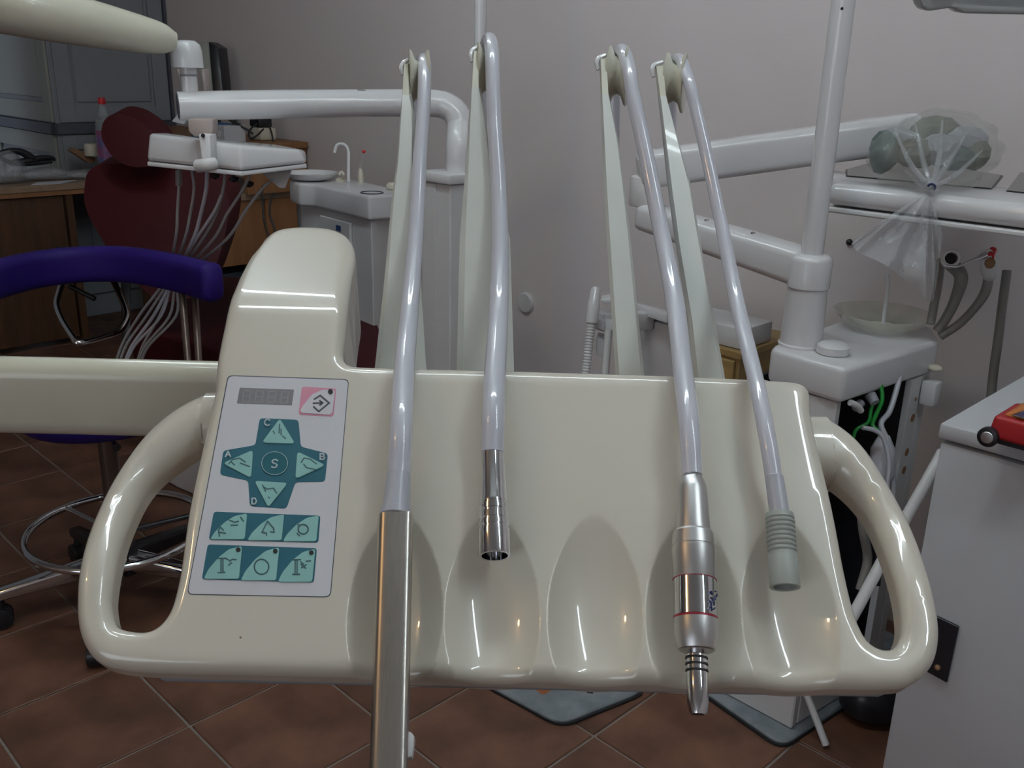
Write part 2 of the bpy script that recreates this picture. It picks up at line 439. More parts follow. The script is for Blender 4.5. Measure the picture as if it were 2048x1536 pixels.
def OS(x, y): return unroll(x, y, 0.0 if y < 1200 else -0.003 if y < 1245 else -0.006)
def Hn(x, y):  # handle outline points lie lower than the body towards the top
    f_ = S01((Tab(x, y)[1] - yb0) / (yb1 - yb0)); return Tab(x, y, -0.006 + (cdrop - .006) * f_)
OUT = []
OUT += [O(*p) for p in [(429, 762), (441, 690), (453, 634), (467, 586), (484, 546), (505, 511), (530, 482), (548, 470), (578, 463.5), (630, 462), (668, 466), (694, 476), (708, 492), (711, 515), (704, 555), (697, 605), (692, 650), (687, 690), (686, 712), (690, 725), (700, 732), (716, 735)]]
OUT += [O(*p) for p in [(780, 737), (900, 740), (1030, 743), (1160, 747), (1290, 751), (1420, 756), (1540, 762), (1588, 765), (1608, 772), (1621, 787)]] + [OS(1626, 808)]
OUT += [O(*p) for p in [(1640, 876)]] + [Hn(*p) for p in [(1634, 850)]][:0]
# right handle: under the body edge near the top, out and down to the corner, back along the hole
OUT += [Hn(*p) for p in [(1634, 832), (1665, 845), (1705, 872), (1750, 915), (1793, 972), (1828, 1040), (1853, 1110), (1869, 1180), (1877, 1240), (1876, 1290), (1866, 1330), (1843, 1360), (1810, 1378), (1770, 1385)]][0:0]
RB = len(OUT)
def smooth2(P, n=5): return [np.array(q[:2]) for q in catmull([np.append(p, 0) for p in P], n)]
top = smooth2(OUT[:-1], 4)
right_side = smooth2([OS(1624, 808), OS(1645, 905), OS(1660, 962), OS(1677, 1040), OS(1694, 1132), OS(1710, 1219), OS(1717, 1250), OS(1729, 1275), OS(1745, 1291), OS(1764, 1299), OS(1781, 1299), OS(1794, 1291), OS(1802, 1272), OS(1804, 1252)], 5)
right_in = smooth2([Hn(1804, 1252), Hn(1801, 1219), Hn(1789, 1157), Hn(1772, 1099), Hn(1751, 1041), Hn(1722, 999), Hn(1690, 970), Hn(1670, 957)], 5)
right_out = smooth2([Hn(1641, 832), Hn(1662, 842), Hn(1697, 866), Hn(1733, 902), Hn(1780, 966), Hn(1818, 1032), Hn(1843, 1099), Hn(1863, 1173), Hn(1876, 1239), Hn(1878, 1275), Hn(1872, 1314), Hn(1855, 1347), Hn(1822, 1371)], 5)
bottom = smooth2([O(1822, 1371), O(1775, 1379), O(1500, 1374), O(1190, 1367), O(900, 1360), O(600, 1352), O(330, 1346), O(250, 1341)], 8)
left_out = smooth2([Hn(250, 1341), Hn(207, 1331), Hn(180, 1310), Hn(161, 1273), Hn(154, 1228), Hn(155, 1173), Hn(166, 1099), Hn(190, 1024), Hn(223, 954), Hn(265, 899), Hn(325, 838), Hn(380, 803), Hn(424, 785)], 5)
left_in = smooth2([Hn(406, 888), Hn(356, 917), Hn(315, 945), Hn(281, 983), Hn(257, 1037), Hn(240, 1090), Hn(226, 1165), Hn(220, 1210)], 5)
left_side = smooth2([OS(220, 1210), OS(224, 1243), OS(246, 1259), OS(286, 1265), OS(315, 1256), OS(337, 1223), OS(347, 1175), OS(356, 1132), OS(372, 1016), OS(397, 900), OS(421, 795), OS(429, 762)], 5)
loop = []
for seg in (top, right_side, right_in, right_out, bottom, left_out, left_in, left_side):
    for p in seg:
        if not loop or np.linalg.norm(p - loop[-1]) > 0.0006: loop.append(p)
if np.linalg.norm(loop[0] - loop[-1]) < 0.0006: loop.pop()
# resample evenly at ~2.5 mm, keep corners
L2 = []
for i, p in enumerate(loop):
    q = loop[(i + 1) % len(loop)]; n_ = max(1, int(np.linalg.norm(q - p) / 0.0026))
    for k in range(n_): L2.append(p + (q - p) * k / n_)
POLY = np.array(L2)
ENDS = [(Hn(1670, 957), Hn(1641, 832)), (Hn(424, 785), Hn(406, 888))]
def on_end(p):
    for a, b in ENDS:
        e = b - a; t = (p - a) @ e / (e @ e)
        if -1e-3 <= t <= 1 + 1e-3 and np.linalg.norm(p - a - t * e) < 2e-4: return True
    return False
FIX = np.array([on_end(p) for p in POLY])
keepc = np.array([any(np.linalg.norm(p - q) < 0.0015 for q in (Hn(1670, 957), Hn(1641, 832), Hn(424, 785), Hn(406, 888))) for p in POLY])
for it in range(8):
    Q_ = POLY + 0.4 * ((np.roll(POLY, 1, 0) + np.roll(POLY, -1, 0)) / 2 - POLY)
    POLY = np.where((FIX | keepc)[:, None], POLY, Q_)
def pdist(Q):
    A = POLY; B = np.roll(POLY, -1, 0); dmin = np.full(len(Q), 1e9)
    for a, b, f0, f1 in zip(A, B, FIX, np.roll(FIX, -1)):
        if f0 and f1: continue
        e = b - a; t = np.clip(((Q - a) @ e) / (e @ e + 1e-15), 0, 1)
        dmin = np.minimum(dmin, np.hypot(*(Q - a - t[:, None] * e).T))
    return dmin
def inside(Q):
    A = POLY; B = np.roll(POLY, -1, 0); c = np.zeros(len(Q), bool)
    for a, b in zip(A, B):
        if a[1] == b[1]: continue
        cond = ((a[1] > Q[:, 1]) != (b[1] > Q[:, 1])) & (Q[:, 0] < (b[0] - a[0]) * (Q[:, 1] - a[1]) / (b[1] - a[1]) + a[0])
        c ^= cond
    return c
SCOOP = [(Tab(800, 1025), Tab(783, 1364)), (Tab(985, 1025), Tab(984, 1366)), (Tab(1190, 1030), Tab(1192, 1368)), (Tab(1382, 1035), Tab(1392, 1372)), (Tab(1562, 1040), Tab(1594, 1376))]
DM, RS = 0.0120, 0.029
def scoop(Q):
    out = np.zeros(len(Q))
    for A, B in SCOOP:
        ax = B - A; L = np.linalg.norm(ax); ax = ax / L; nx = np.array([-ax[1], ax[0]])
        s = ((Q - A) @ ax) / L; x = (Q - A) @ nx
        g = np.where(s < 0.62, np.sign(s) * np.sin(np.clip(np.abs(s) / 0.62, 0, 1) * math.pi / 2) ** 1.1, 1 - 0.52 * (np.clip(s - 0.62, 0, None) / 0.38) ** 2.0)
        D = DM * g - x * x / (2 * RS)
        k = 0.0004
        out = np.maximum(out, np.where(D > -4 * k, 0.5 * (D + np.sqrt(D * D + k * k)) - 0.5 * k * 0.12, 0))
    return np.clip(out, 0, None)
def height(Q):
    RQ = np.array([REa(a, b) for a, b in Q]); dd = np.minimum(pdist(Q), RQ)
    c = np.sqrt(np.maximum(RQ ** 2 - (RQ - dd) ** 2, 0)) - RQ
    dr = np.array([drop(a, b) for a, b in Q])
    return c + dr - scoop(Q)
amin, bmin = POLY.min(0); amax, bmax = POLY.max(0)
pts = []
nrm = np.roll(POLY, -1, 0) - np.roll(POLY, 1, 0); nrm /= np.linalg.norm(nrm, axis=1)[:, None]; nrm = np.stack([-nrm[:, 1], nrm[:, 0]], 1)
if not inside(POLY[10:11] + nrm[10:11] * 0.002)[0]: nrm = -nrm
for dd in (0.0004, 0.0013, 0.0028, 0.005, 0.0075):
    Q = POLY + nrm * dd; ok = inside(Q); Q = Q[ok]; ok = pdist(Q) > dd * 0.93; pts.append(Q[ok])
gx, gy = np.meshgrid(np.arange(amin, amax, 0.0055), np.arange(bmin, bmax, 0.0055)); G = np.stack([gx.ravel(), gy.ravel()], 1)
sc_lo = min(B[1] for A, B in SCOOP) - 0.004; sc_hi = max(A[1] for A, B in SCOOP) + 0.006
insc = lambda Q: (Q[:, 1] > sc_lo) & (Q[:, 1] < sc_hi) & (Q[:, 0] > SCOOP[0][1][0] - 0.034) & (Q[:, 0] < SCOOP[4][1][0] + 0.034)
G = G[~insc(G)]; G = G[inside(G)]; G = G[pdist(G) > 0.0088]; pts.append(G)
gx, gy = np.meshgrid(np.arange(SCOOP[0][1][0] - 0.034, SCOOP[4][1][0] + 0.034, 0.0013), np.arange(sc_lo, sc_hi, 0.0013)); G = np.stack([gx.ravel(), gy.ravel()], 1)
G[:, 0] += (np.arange(len(G)) // gx.shape[1] % 2) * 0.00065
G = G[inside(G)]; G = G[pdist(G) > 0.0082]; pts.append(G)
allp = np.concatenate([POLY] + pts)
nb = len(POLY)
res = delaunay_2d_cdt([Vector(p) for p in allp], [(i, (i + 1) % nb) for i in range(nb)], [], 1, 1e-7)
V2 = np.array([tuple(v) for v in res[0]]); FC = res[2]
HV = height(V2)
def skd(b): return 0.010 + 0.050 * S01((b - 0.05) / 0.10)
# analytic shading normals, so that reflections run smoothly along the rounded edges
def frame(b):
    f = side(b)[2]; return th_v * math.cos(f) - th_n * math.sin(f), th_v * math.sin(f) + th_n * math.cos(f)
def lowgrad(Q, h=2e-4):
    g = []
    for ax_ in (np.array([h, 0]), np.array([0, h])):
        lo_ = lambda q: np.array([drop(a, b) for a, b in q]) - scoop(q)
        g.append((lo_(Q + ax_) - lo_(Q - ax_)) / (2 * h))
    return np.stack(g, 1)
PD = pdist(V2); h_ = 1.2e-4
GD = np.stack([(pdist(V2 + np.array([h_, 0])) - pdist(V2 - np.array([h_, 0]))) / (2 * h_), (pdist(V2 + np.array([0, h_])) - pdist(V2 - np.array([0, h_]))) / (2 * h_)], 1)
nl = np.linalg.norm(GD, axis=1)[:, None]; GD = GD / np.maximum(nl, .3)
PN = np.roll(POLY, -1, 0) - np.roll(POLY, 1, 0); PN /= np.linalg.norm(PN, axis=1)[:, None]; PN = np.stack([-PN[:, 1], PN[:, 0]], 1)
if not inside(POLY[10:11] + PN[10:11] * 0.002)[0]: PN = -PN      # inward
LG = lowgrad(V2)
def nrm3(p, d, gd, lg):
    eb, nf = frame(p[1])
    if d < 2e-4: v = -np.array([gd[0], 0, 0]) - eb * gd[1]
    else:
        r_ = REa(p[0], p[1]); sl = (r_ - d) / math.sqrt(max(r_ ** 2 - (r_ - d) ** 2, 1e-12)) if d < r_ else 0.0
        g = gd * sl + lg; v = nf - np.array([g[0], 0, 0]) - eb * g[1]
    return v / np.linalg.norm(v)
bm = bmesh.new()
NV_ = bm.verts.layers.float_vector.new('nv')
vs = []
for p, c, d, gd, lg in zip(V2, HV, PD, GD, LG):
    v = bm.verts.new(T3(p[0], p[1], c))
    if d < 2e-4: gd = PN[int(np.argmin(np.hypot(*(POLY - p).T)))]
    v[NV_] = Vector(nrm3(p, d, gd, lg)); vs.append(v)
for f in FC:
    try: bm.faces.new([vs[i] for i in f])
    except ValueError: pass
HB = height(POLY)
r1 = [bm.verts.new(T3(p[0], p[1], c)) for p, c in zip(POLY, HB)]
for v, p, g in zip(r1, POLY, PN): v[NV_] = Vector(nrm3(p, 0, g, None))
def skirt_depth(p):
    h = handle_out(p[0], p[1])
    return 0.009 if h > 0.002 else skd(p[1])
r2 = []
for i, (p, c) in enumerate(zip(POLY, HB)):
    r2.append(bm.verts.new(T3(p[0], p[1], c - skirt_depth(p))))
for i in range(nb):
    j = (i + 1) % nb; bm.faces.new((r1[i], r1[j], r2[j], r2[i]))
for v, p, g in zip(r2, POLY, PN): v[NV_] = Vector(nrm3(p, 0, g, None))
bmesh.ops.remove_doubles(bm, verts=bm.verts[:], dist=2e-5)
tray = thing('instrument_tray', 'large cream instrument tray with teal keypad, loop handles and four hose arms, nearest the viewer', 'instrument tray', TO - np.array([0, 0, 0.05]))
def stub(pa, pb, dirn, L_):      # the handle runs on under the body edge with the same rounded section
    e = pb - pa; w_ = np.linalg.norm(e); e = e / w_
    da = cdrop * S01((((pa + pb) / 2)[1] - yb0) / (yb1 - yb0))
    RL = RE + .0085; us = [0, .0003, .001, .0022, .0042, .0065, .0095, .013]; us = us + [w_ / 2] + [w_ - u for u in us[::-1]]
    rows = []
    for k in range(6):
        o_ = np.array(dirn) * (L_ * k / 5 - .0015); row = []
        for u in us:
            d_ = min(u, w_ - u, RL); c_ = math.sqrt(max(RL ** 2 - (RL - d_) ** 2, 0)) - RL
            row.append((pa + e * u + o_, da + c_ + 0.00005))
        row = [(row[0][0], da - RL - .009)] + row + [(row[-1][0], da - RL - .009)]
        rows.append([bm.verts.new(T3(p[0], p[1], c_)) for p, c_ in row])
    for A_, B_ in zip(rows, rows[1:]):
        for k in range(len(A_) - 1): bm.faces.new((A_[k], A_[k + 1], B_[k + 1], B_[k]))
        bm.faces.new((A_[-1], A_[0], B_[0], B_[-1]))
e_ = ENDS[0][1] - ENDS[0][0]; d_ = np.array([-e_[1], e_[0]]); d_ /= np.linalg.norm(d_); d_ = d_ if d_[0] < 0 else -d_
stub(ENDS[0][0], ENDS[0][1], d_, 0.045)
e_ = ENDS[1][1] - ENDS[1][0]; d_ = np.array([-e_[1], e_[0]]); d_ /= np.linalg.norm(d_); d_ = d_ if d_[0] > 0 else -d_
stub(ENDS[1][0], ENDS[1][1], d_, 0.040)
shell = obj('tray_shell', bm, cream, tray, angle=75)
at_ = np.zeros(len(shell.data.vertices) * 3); shell.data.attributes['nv'].data.foreach_get('vector', at_)
shell.data.normals_split_custom_set_from_vertices([tuple(q) for q in at_.reshape(-1, 3)])
# underside pan of grey plastic, closing the shell from below
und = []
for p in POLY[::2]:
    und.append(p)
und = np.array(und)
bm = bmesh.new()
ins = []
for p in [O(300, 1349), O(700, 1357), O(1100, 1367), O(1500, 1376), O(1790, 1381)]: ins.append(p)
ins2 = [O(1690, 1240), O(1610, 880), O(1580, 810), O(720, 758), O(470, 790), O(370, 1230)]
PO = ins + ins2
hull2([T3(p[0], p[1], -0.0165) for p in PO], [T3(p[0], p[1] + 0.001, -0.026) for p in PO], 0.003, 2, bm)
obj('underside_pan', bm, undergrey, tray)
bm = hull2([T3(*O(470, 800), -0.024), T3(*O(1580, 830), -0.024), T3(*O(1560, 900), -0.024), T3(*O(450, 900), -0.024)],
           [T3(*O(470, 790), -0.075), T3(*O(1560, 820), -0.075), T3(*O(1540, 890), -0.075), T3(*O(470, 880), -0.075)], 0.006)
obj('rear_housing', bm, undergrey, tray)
# ---- keypad
def flat(px, c0, c1, rad=0.0, bev=0.0, k=5):
    P = [Tab(*p) for p in px]
    if rad: P = round_poly(P, rad, k)
    return hull2([T3(p[0], p[1], c1) for p in P], [T3(p[0], p[1], c0) for p in P], bev, 1)
def strokes(lines, w, c0, c1, bm=None):
    bm = bm or bmesh.new()
    for L in lines:
        P = [Tab(*p) for p in L]
        for p, q in zip(P, P[1:]):
            e = q - p; l = np.linalg.norm(e)
            if l < 1e-6: continue
            e /= l; n_ = np.array([-e[1], e[0]]) * w / 2; p2 = p - e * w * .3; q2 = q + e * w * .3
            hull2([T3(*(p2 + n_), c1), T3(*(q2 + n_), c1), T3(*(q2 - n_), c1), T3(*(p2 - n_), c1)], [T3(*(p2 + n_), c0), T3(*(q2 + n_), c0), T3(*(q2 - n_), c0), T3(*(p2 - n_), c0)], 0, bm=bm)
    return bm
def ellipse(cx, cy, rx, ry, n=22, a0=0, a1=360): return [(cx + rx * math.cos(math.radians(a0 + (a1 - a0) * k / n)), cy + ry * math.sin(math.radians(a0 + (a1 - a0) * k / n))) for k in range(n + (0 if a1 - a0 == 360 else 1))]
obj('keypad_border', flat([(455.5, 750.5), (698, 758.5), (661.5, 1195), (373.5, 1189.5)], -0.001, 0.00015, 0.0035), ink2, tray)
kp = obj('keypad', flat([(457.5, 752.5), (696.5, 760.5), (660, 1193.5), (375.5, 1188)], -0.001, 0.0003, 0.0033), keyp, tray)
c = 0.0003
obj('display', flat([(480, 776), (588, 780), (584, 811), (474, 807)], 0, c + .0002, 0.0004), lcd, kp)
seg = []
for k in range(4):
    x0 = 488 + k * 25.2; y0 = 782 + k * 0.9
    a_, b_, c_, d_, e_, f_ = (x0, y0), (x0 + 14, y0 + .5), (x0 + 12.5, y0 + 11.5), (x0 + 11, y0 + 22.5), (x0 - 3, y0 + 22), (x0 - 1.5, y0 + 11)
    seg += [[a_, b_], [b_, c_], [c_, d_], [d_, e_], [e_, f_], [f_, a_], [f_, c_], [(x0 + 15, y0 + 22), (x0 + 16, y0 + 22)]]
obj('display_digits', strokes(seg, 0.0009, c, c + .00028), lcd2, kp)
# pink store key
obj('store_key_frame', flat([(604, 774), (673, 778), (667, 834), (597, 830)], 0, c + .0002, 0.002), pink, kp)
PX = [(667, 781), (670, 784), (665, 826), (660, 831), (604, 827), (601, 822), (607, 812), (625, 790), (645, 781)]
obj('store_key', flat(PX, 0, c + .0006, 0.0006, 0.0), keyp, kp)
obj('store_symbol', strokes([[(629, 800), (641, 792.5), (659, 807.5), (638, 824.5), (628, 815)], [(627, 808), (646, 807.5)], [(640, 803), (646, 807.5), (640, 812)]], 0.0009, c + .0006, c + .0009), ink2, kp)
def led(x, y, r=4.6): 
    return obj('led', flat(ellipse(x, y, r, r, 14), 0, c + .0012), dark, kp)
led(661.5, 785, 4.8)
# teal cross
CR = [(520, 837), (597, 840.5), (602, 894), (656, 908), (650, 964), (591, 965), (573, 1018), (500, 1013), (497, 962), (440, 950), (447, 902), (511, 891)]
obj('cross_pad', flat(CR, 0, c + .0002, 0.0022), teal, kp)
TRI = [[(560, 838), (591, 889), (524, 887)], [(507, 901), (503, 958), (446, 928)], [(595, 904), (591, 960), (652, 932)], [(509, 963), (577, 967), (537, 1017)]]
for T_ in TRI: obj('arrow_key', flat(T_, 0, c + .0009, 0.0026, 0.0003), mint, kp)
obj('start_key', flat(ellipse(550, 928, 27, 24, 26), 0, c + .0006, 0, 0.0002), sring, kp)
obj('start_key_ring', strokes([ellipse(550, 928, 26, 23, 26) + [(576, 928)]], 0.0003, c + .0006, c + .0008), letter, kp)
cs = c + .0009
ICON = [[[(560, 851), (559, 868)], [(547, 864), (550, 869)], [(566, 874), (572, 879)], [(563, 860), (563, 872)]],
    [[(458, 930), (466, 921), (480, 918), (492, 926)], [(482, 928), (500, 935)], [(463, 925), (470, 932)]],
    [[(603, 927), (609, 918), (621, 920), (634, 930)], [(608, 930), (614, 937), (632, 941)]],
    [[(528, 976), (536, 980), (548, 978), (554, 988)], [(526, 972), (532, 984)], [(538, 996), (540, 998)]],
    [[(440, 1074), (438, 1062), (442, 1056), (448, 1062)], [(438, 1066), (452, 1068)], [(460, 1042), (470, 1046), (478, 1044)], [(463, 1052), (476, 1052)], [(482, 1036), (488, 1044)]],
    [[(536, 1044), (525, 1066), (534, 1068), (534, 1072)], [(536, 1044), (548, 1058), (549, 1066), (542, 1065)]],
    [ellipse(607, 1060, 10, 9.5, 16) + [(617, 1060)], [(595, 1068), (600, 1073)], [(596, 1052), (599, 1050)]],
    [[(437, 1118), (452, 1118), (458, 1121)], [(443, 1119), (443, 1145)], [(447, 1119), (447, 1145)], [(437, 1147), (451, 1146)], [(459, 1124), (466, 1120), (473, 1121)], [(458, 1132), (464, 1127)]],
    [ellipse(524, 1135, 14.5, 15, 22) + [(538.5, 1135)]],
    [[(586, 1121), (602, 1121)], [(591, 1122), (591, 1148)], [(595, 1122), (595, 1148)], [(586, 1150), (600, 1150)], [(603, 1130), (612, 1138)], [(604, 1137), (613, 1131)], [(613, 1124), (622, 1123)], [(602, 1125), (608, 1130)]]]
for q in ICON: obj('key_symbol', strokes(q, 0.0007, c + .0008, cs + .00015), ink, kp)
# pale letters C A B D S
LET = [[ellipse(536, 846.5, 6, 6, 10, 50, 320)], [[(452, 915), (457, 904), (462, 915)], [(454, 911), (460, 911)]],
    [[(641, 909), (641, 920), (648, 920), (650, 917), (647, 914.5), (641, 914.5)], [(647, 914.5), (649, 911.5), (647, 909), (641, 909)]],
    [[(505, 998), (505, 1009), (511, 1009), (514, 1004), (511, 998), (505, 998)]],
    [[(556, 923), (552, 920.5), (547, 921.5), (545, 924.5), (547, 927.5), (552, 929), (555, 931.5), (553, 935.5), (548, 937), (544, 935)]]]
for q in LET: obj('key_letter', strokes(q, 0.0008, c + .0002, c + .0009), letter, kp)
# lower key rows
for q, x0s in (((1024, 1082), [424, 498, 570]), ((1091, 1161), [411, 484, 558])): pass
obj('key_row_pad', flat([(428, 1024), (641, 1032), (637, 1086), (418, 1080)], 0, c + .0002, 0.0018), teal, kp)
obj('key_row_pad', flat([(416, 1089.5), (634, 1097), (628, 1165.5), (404, 1159)], 0, c + .0002, 0.0018), teal, kp)
def sail(x0, y0, w, h, sx): return [(x0, y0 + h), (x0 + w * .12 + sx * .1, y0 + h * .72), (x0 + w * .38 + sx * .3, y0 + h * .36), (x0 + w * .66 + sx * .6, y0 + h * .1), (x0 + w + sx, y0), (x0 + w + sx * .5, y0 + h * .5), (x0 + w, y0 + h)]
for x0, y0, w_ in ((421, 1028, 69), (495, 1030, 69), (566, 1032, 67)):
    obj('function_key', flat(sail(x0, y0, w_, 52, 5), 0, c + .0008, 0.0013, 0.0002, 3), mint, kp)
for x0, y0, w_ in ((408, 1093, 71), (482, 1096, 71), (556, 1099, 69)):
    obj('function_key', flat(sail(x0, y0, w_, 66, 6), 0, c + .0008, 0.0013, 0.0002, 3), mint, kp)
led(477.5, 1101); led(551.5, 1104); led(623.5, 1107)
obj('blemish', flat(ellipse(481, 1275, 2.4, 2.2, 8), -.0004, .00012), cork, tray)

# ---- whip arms with spools
def bar(st, thick, mat_, name='support_arm', parent=tray, bev=0.0022, label=None):
    """st: (xl, xr, y, D) stations from foot to tip"""
    bm = bmesh.new(); rings = []
    for xl, xr, y, D in st:
        a = atD(xl, y, D); b = atD(xr, y, D + 0.002); dp = np.array([0, 1, 0.12])
        tk = thick * (0.45 + 0.55 * min(1, (xr - xl) / 80))
        m_ = (b - a) * 0.12
        fr = np.array([0, -0.0028, 0])
        rings.append([bm.verts.new(q) for q in (a + dp * 0.002, a + m_ + fr, b - m_ + fr, b + dp * 0.002, b + dp * tk - m_ * .5, a + dp * tk + m_ * .5)])
    for A, B in zip(rings, rings[1:]):
        for k in range(6): bm.faces.new((A[k], A[(k + 1) % 6], B[(k + 1) % 6], B[k]))
    bm.faces.new(rings[0]); bm.faces.new(rings[-1])
    return obj(name, bm, mat_, parent, angle=28, label=label)
ARMS = [
 [(742, 858, 790, .650), (748, 852, 745, .652), (768, 840, 560, .672), (784, 830, 385, .692), (793, 829, 325, .700), (801, 827, 219, .716), (803.5, 821, 190, .722)],
 [(911, 1030, 790, .650), (913, 1028, 742, .652), (919, 1020, 480, .684), (930, 988, 344, .700), (936, 975, 250, .712), (942, 960, 175, .724)],
 [(1236, 1294, 795, .650), (1231, 1288, 745, .652), (1214, 1262, 480, .684), (1208, 1249, 369, .698), (1205, 1237, 281, .710), (1202, 1218, 188, .724)],
 [(1392, 1456, 800, .650), (1388, 1450, 752, .652), (1377, 1430, 640, .664), (1351, 1401, 480, .684), (1337, 1382, 369, .698), (1328, 1357, 281, .710), (1318, 1333, 192, .724)]]
HEADS = [((803.5, 821, 190), (808, 818, 128)), ((942, 960, 175), (947, 958, 102)), ((1202, 1218, 188), (1199, 1214, 118)), ((1318, 1333, 192), (1310, 1327, 132))]
SPOOL = [(838, 160, 852, 117), (974, 145, 982, 75), (1236, 152, 1240, 100), (1350, 166, 1352, 116)]
arms = []
for A, Hd, sp in zip(ARMS, HEADS, SPOOL):
    arm = bar(A, 0.022, armw); arms.append(arm)
    (xl, xr, y), (xl2, xr2, y2) = Hd
    bar([(xl, xr, y + 2, .724), (xl + (xl2 - xl) * .5, xr + (xr2 - xr) * .5, (y + y2) / 2, .729), (xl2, xr2, y2, .734)], 0.016, cream2, 'arm_head', arm)
    # white clip over the head
    P = [atD(xl2 - 3, y2 + 22, .733), atD(xl2 - 6, y2 + 8, .733), atD(xl2 - 1, y2 - 2, .735), atD(xr2 - 2, y2 - 8, .737)]
    obj('clip', tube(P, [0.0014, 0.0018, 0.0018, 0.0016], 8, 5), white, arm)
    # spool: axis across, a little turned
    ctr = atD(sp[0], sp[1], .750); axd = np.cross(ctr - CP, [0, 0, 1.0]); axd /= np.linalg.norm(axd); axd = axd + np.array([0, 0.04 if sp[0] < 1000 else -0.10, 0]); axd /= np.linalg.norm(axd); hw = 0.0078
    rr = 0.0185
    pr = [(0, 0.006), (0, rr + .0035), (.05, rr + .0045), (.13, rr + .0035), (.3, rr - .003), (.5, rr - .0048), (.7, rr - .003), (.87, rr + .0035), (.95, rr + .0045), (1, rr + .0035), (1, 0.006)]
    obj('spool', lathe(ctr - axd * hw, ctr + axd * hw, pr, 36), cream2, arm)
# big swing arm behind the left of the tray
Yf = 0.72
zt = atY(200, 738, Yf)[2]; zb = atY(200, 880, Yf)[2]; yd = atZ(200, 709, zt + .004)[1]
bm = bmesh.new()
boxxyz(-0.9, -0.175, Yf - 0.001, yd + .002, zb, zt + .004, 0.016, 5, bm)
obj('swing_arm', bm, cream2, tray)

# ================================================================== HANDPIECES AND HOSES
def hose_pts(L):   # (x, y, D or ('t', c))
    out = []
    for x, y, q in L: out.append(Tp(x, y, q[1]) if isinstance(q, tuple) else atD(x, y, q))
    return out
def pr_(px, p): return px / 2 * dep(p) / F
def prof_axis(y0p, y1p, stations, A, B):
    """stations (py, halfwidth px) between pixel rows of the ends"""
    out = []
    for y, hw in stations:
        t = (y - y0p) / (y1p - y0p)
        # perspective-correct position on A->B
        da, db = dep(A), dep(B)
        tt = t * da / (db + t * (da - db))
        out.append((tt, hw * dep(A + (B - A) * tt) / F))
    return out
t_ = lambda c: ('t', c)
# --- 1 three-way syringe, leftmost
H = thing('air_water_syringe', 'long brushed steel syringe handpiece on the leftmost hose, reaching past the tray edge', 'dental handpiece', Tp(790, 1300, 0.01))
L = [(822, 330, .80), (826, 200, .79), (834, 140, .775), (845, 120, .757), (849, 135, .736), (847, 219, .716), (840, 312, .70), (831, 480, .672), (817, 640, .632), (808, 745, .590), (803, 850, t_(.020)), (798, 950, t_(.016))]
P = hose_pts(L); w = [22, 23, 25, 26, 27, 27, 28, 31, 38, 42, 45, 47]
obj('hose', tube(P, [pr_(a, p) for a, p in zip(w, P)], 18, 6), hoseg, H)
A = Tp(798, 943, .016); B = Tp(791, 1033, .015)
obj('collar', lathe(A, B, prof_axis(943, 1033, [(943, 22), (945, 24), (1000, 27), (1018, 29), (1019, 31), (1031, 32), (1033, 29)], A, B), 28), collar, H)
A = Tp(792, 1032, .0145); B = Tp(776, 1610, .012)
def rrect_loft(A, B, wa, wb, ta, tb, rf=0.3, n=6):
    ax = (B - A) / np.linalg.norm(B - A); nn = th_n - ax * (th_n @ ax); nn /= np.linalg.norm(nn); rt = np.cross(ax, nn); rt /= np.linalg.norm(rt)
    if rt[0] < 0: rt = -rt
    bm = bmesh.new(); rings = []
    for q, g in ((0, .86), (0.006, 1.0), (1, 1.0)):
        w_ = (wa + (wb - wa) * q) * g; tt = (ta + (tb - ta) * q) * g; c_ = A + (B - A) * q
        pl = round_poly([(-w_, -tt), (w_, -tt), (w_, tt), (-w_, tt)], [min(w_, tt) * .9, min(w_, tt) * .9, min(w_, tt) * .42, min(w_, tt) * .75], n)
        rings.append([bm.verts.new(c_ + rt * p[0] + nn * p[1]) for p in pl])
    for Aq, Bq in zip(rings, rings[1:]):
        m_ = len(Aq)
        for k in range(m_): bm.faces.new((Aq[k], Aq[(k + 1) % m_], Bq[(k + 1) % m_], Bq[k]))
    bm.faces.new(rings[0]); bm.faces.new(rings[-1]); return bm, rt, nn
wa = 34 * dep(A) / F; wb = 38.5 * dep(B) / F
bm, rt, nn = rrect_loft(A, B, wa, wb, 0.0085, 0.0085)
obj('handle_body', bm, steel, H)
P0 = Tp(818, 1458, .012); 
bpx = [(806, 1459), (822, 1463), (829, 1472), (824, 1514), (808, 1516)]
Q0 = [Tp(x, y, .013) for x, y in bpx]
obj('lever_button', slab(Q0, 0.009, -th_n, 0.001, 2), white2, H)
# --- 2 turbine coupling
H = thing('turbine_coupling', 'empty chrome turbine coupling on the second hose from left', 'dental handpiece', Tp(988, 1050, 0.01))
L = [(962, 320, .80), (964, 200, .79), (968, 120, .778), (977, 80, .757), (983, 95, .736), (985, 140, .722), (989, 250, .706), (997, 375, .69), (1000, 480, .672), (999, 560, .655), (996, 640, .632), (990, 745, .590), (987, 820, t_(.018)), (985, 905, t_(.014))]
P = hose_pts(L); w = [24, 25, 27, 28, 29, 29, 30, 31, 34, 37, 40, 44, 46, 46]
obj('hose', tube(P, [pr_(a, p) for a, p in zip(w, P)], 18, 6), hoseg, H)
A = Tp(984.5, 894, .0135); B = Tp(989.5, 1112, .0115)
st = [(894, 20), (896, 22.5), (1000, 27), (1004, 28.5), (1007, 28.5), (1008, 27), (1012, 27), (1013, 29), (1022, 29), (1023, 27.5), (1027, 27.5), (1028, 29), (1040, 30), (1041, 28.5), (1045, 28.5), (1046, 30.5), (1054, 30.5), (1055, 29), (1059, 29), (1060, 31), (1110, 32), (1112, 31.5), (1111.8, 26.5), (1085, 26)]
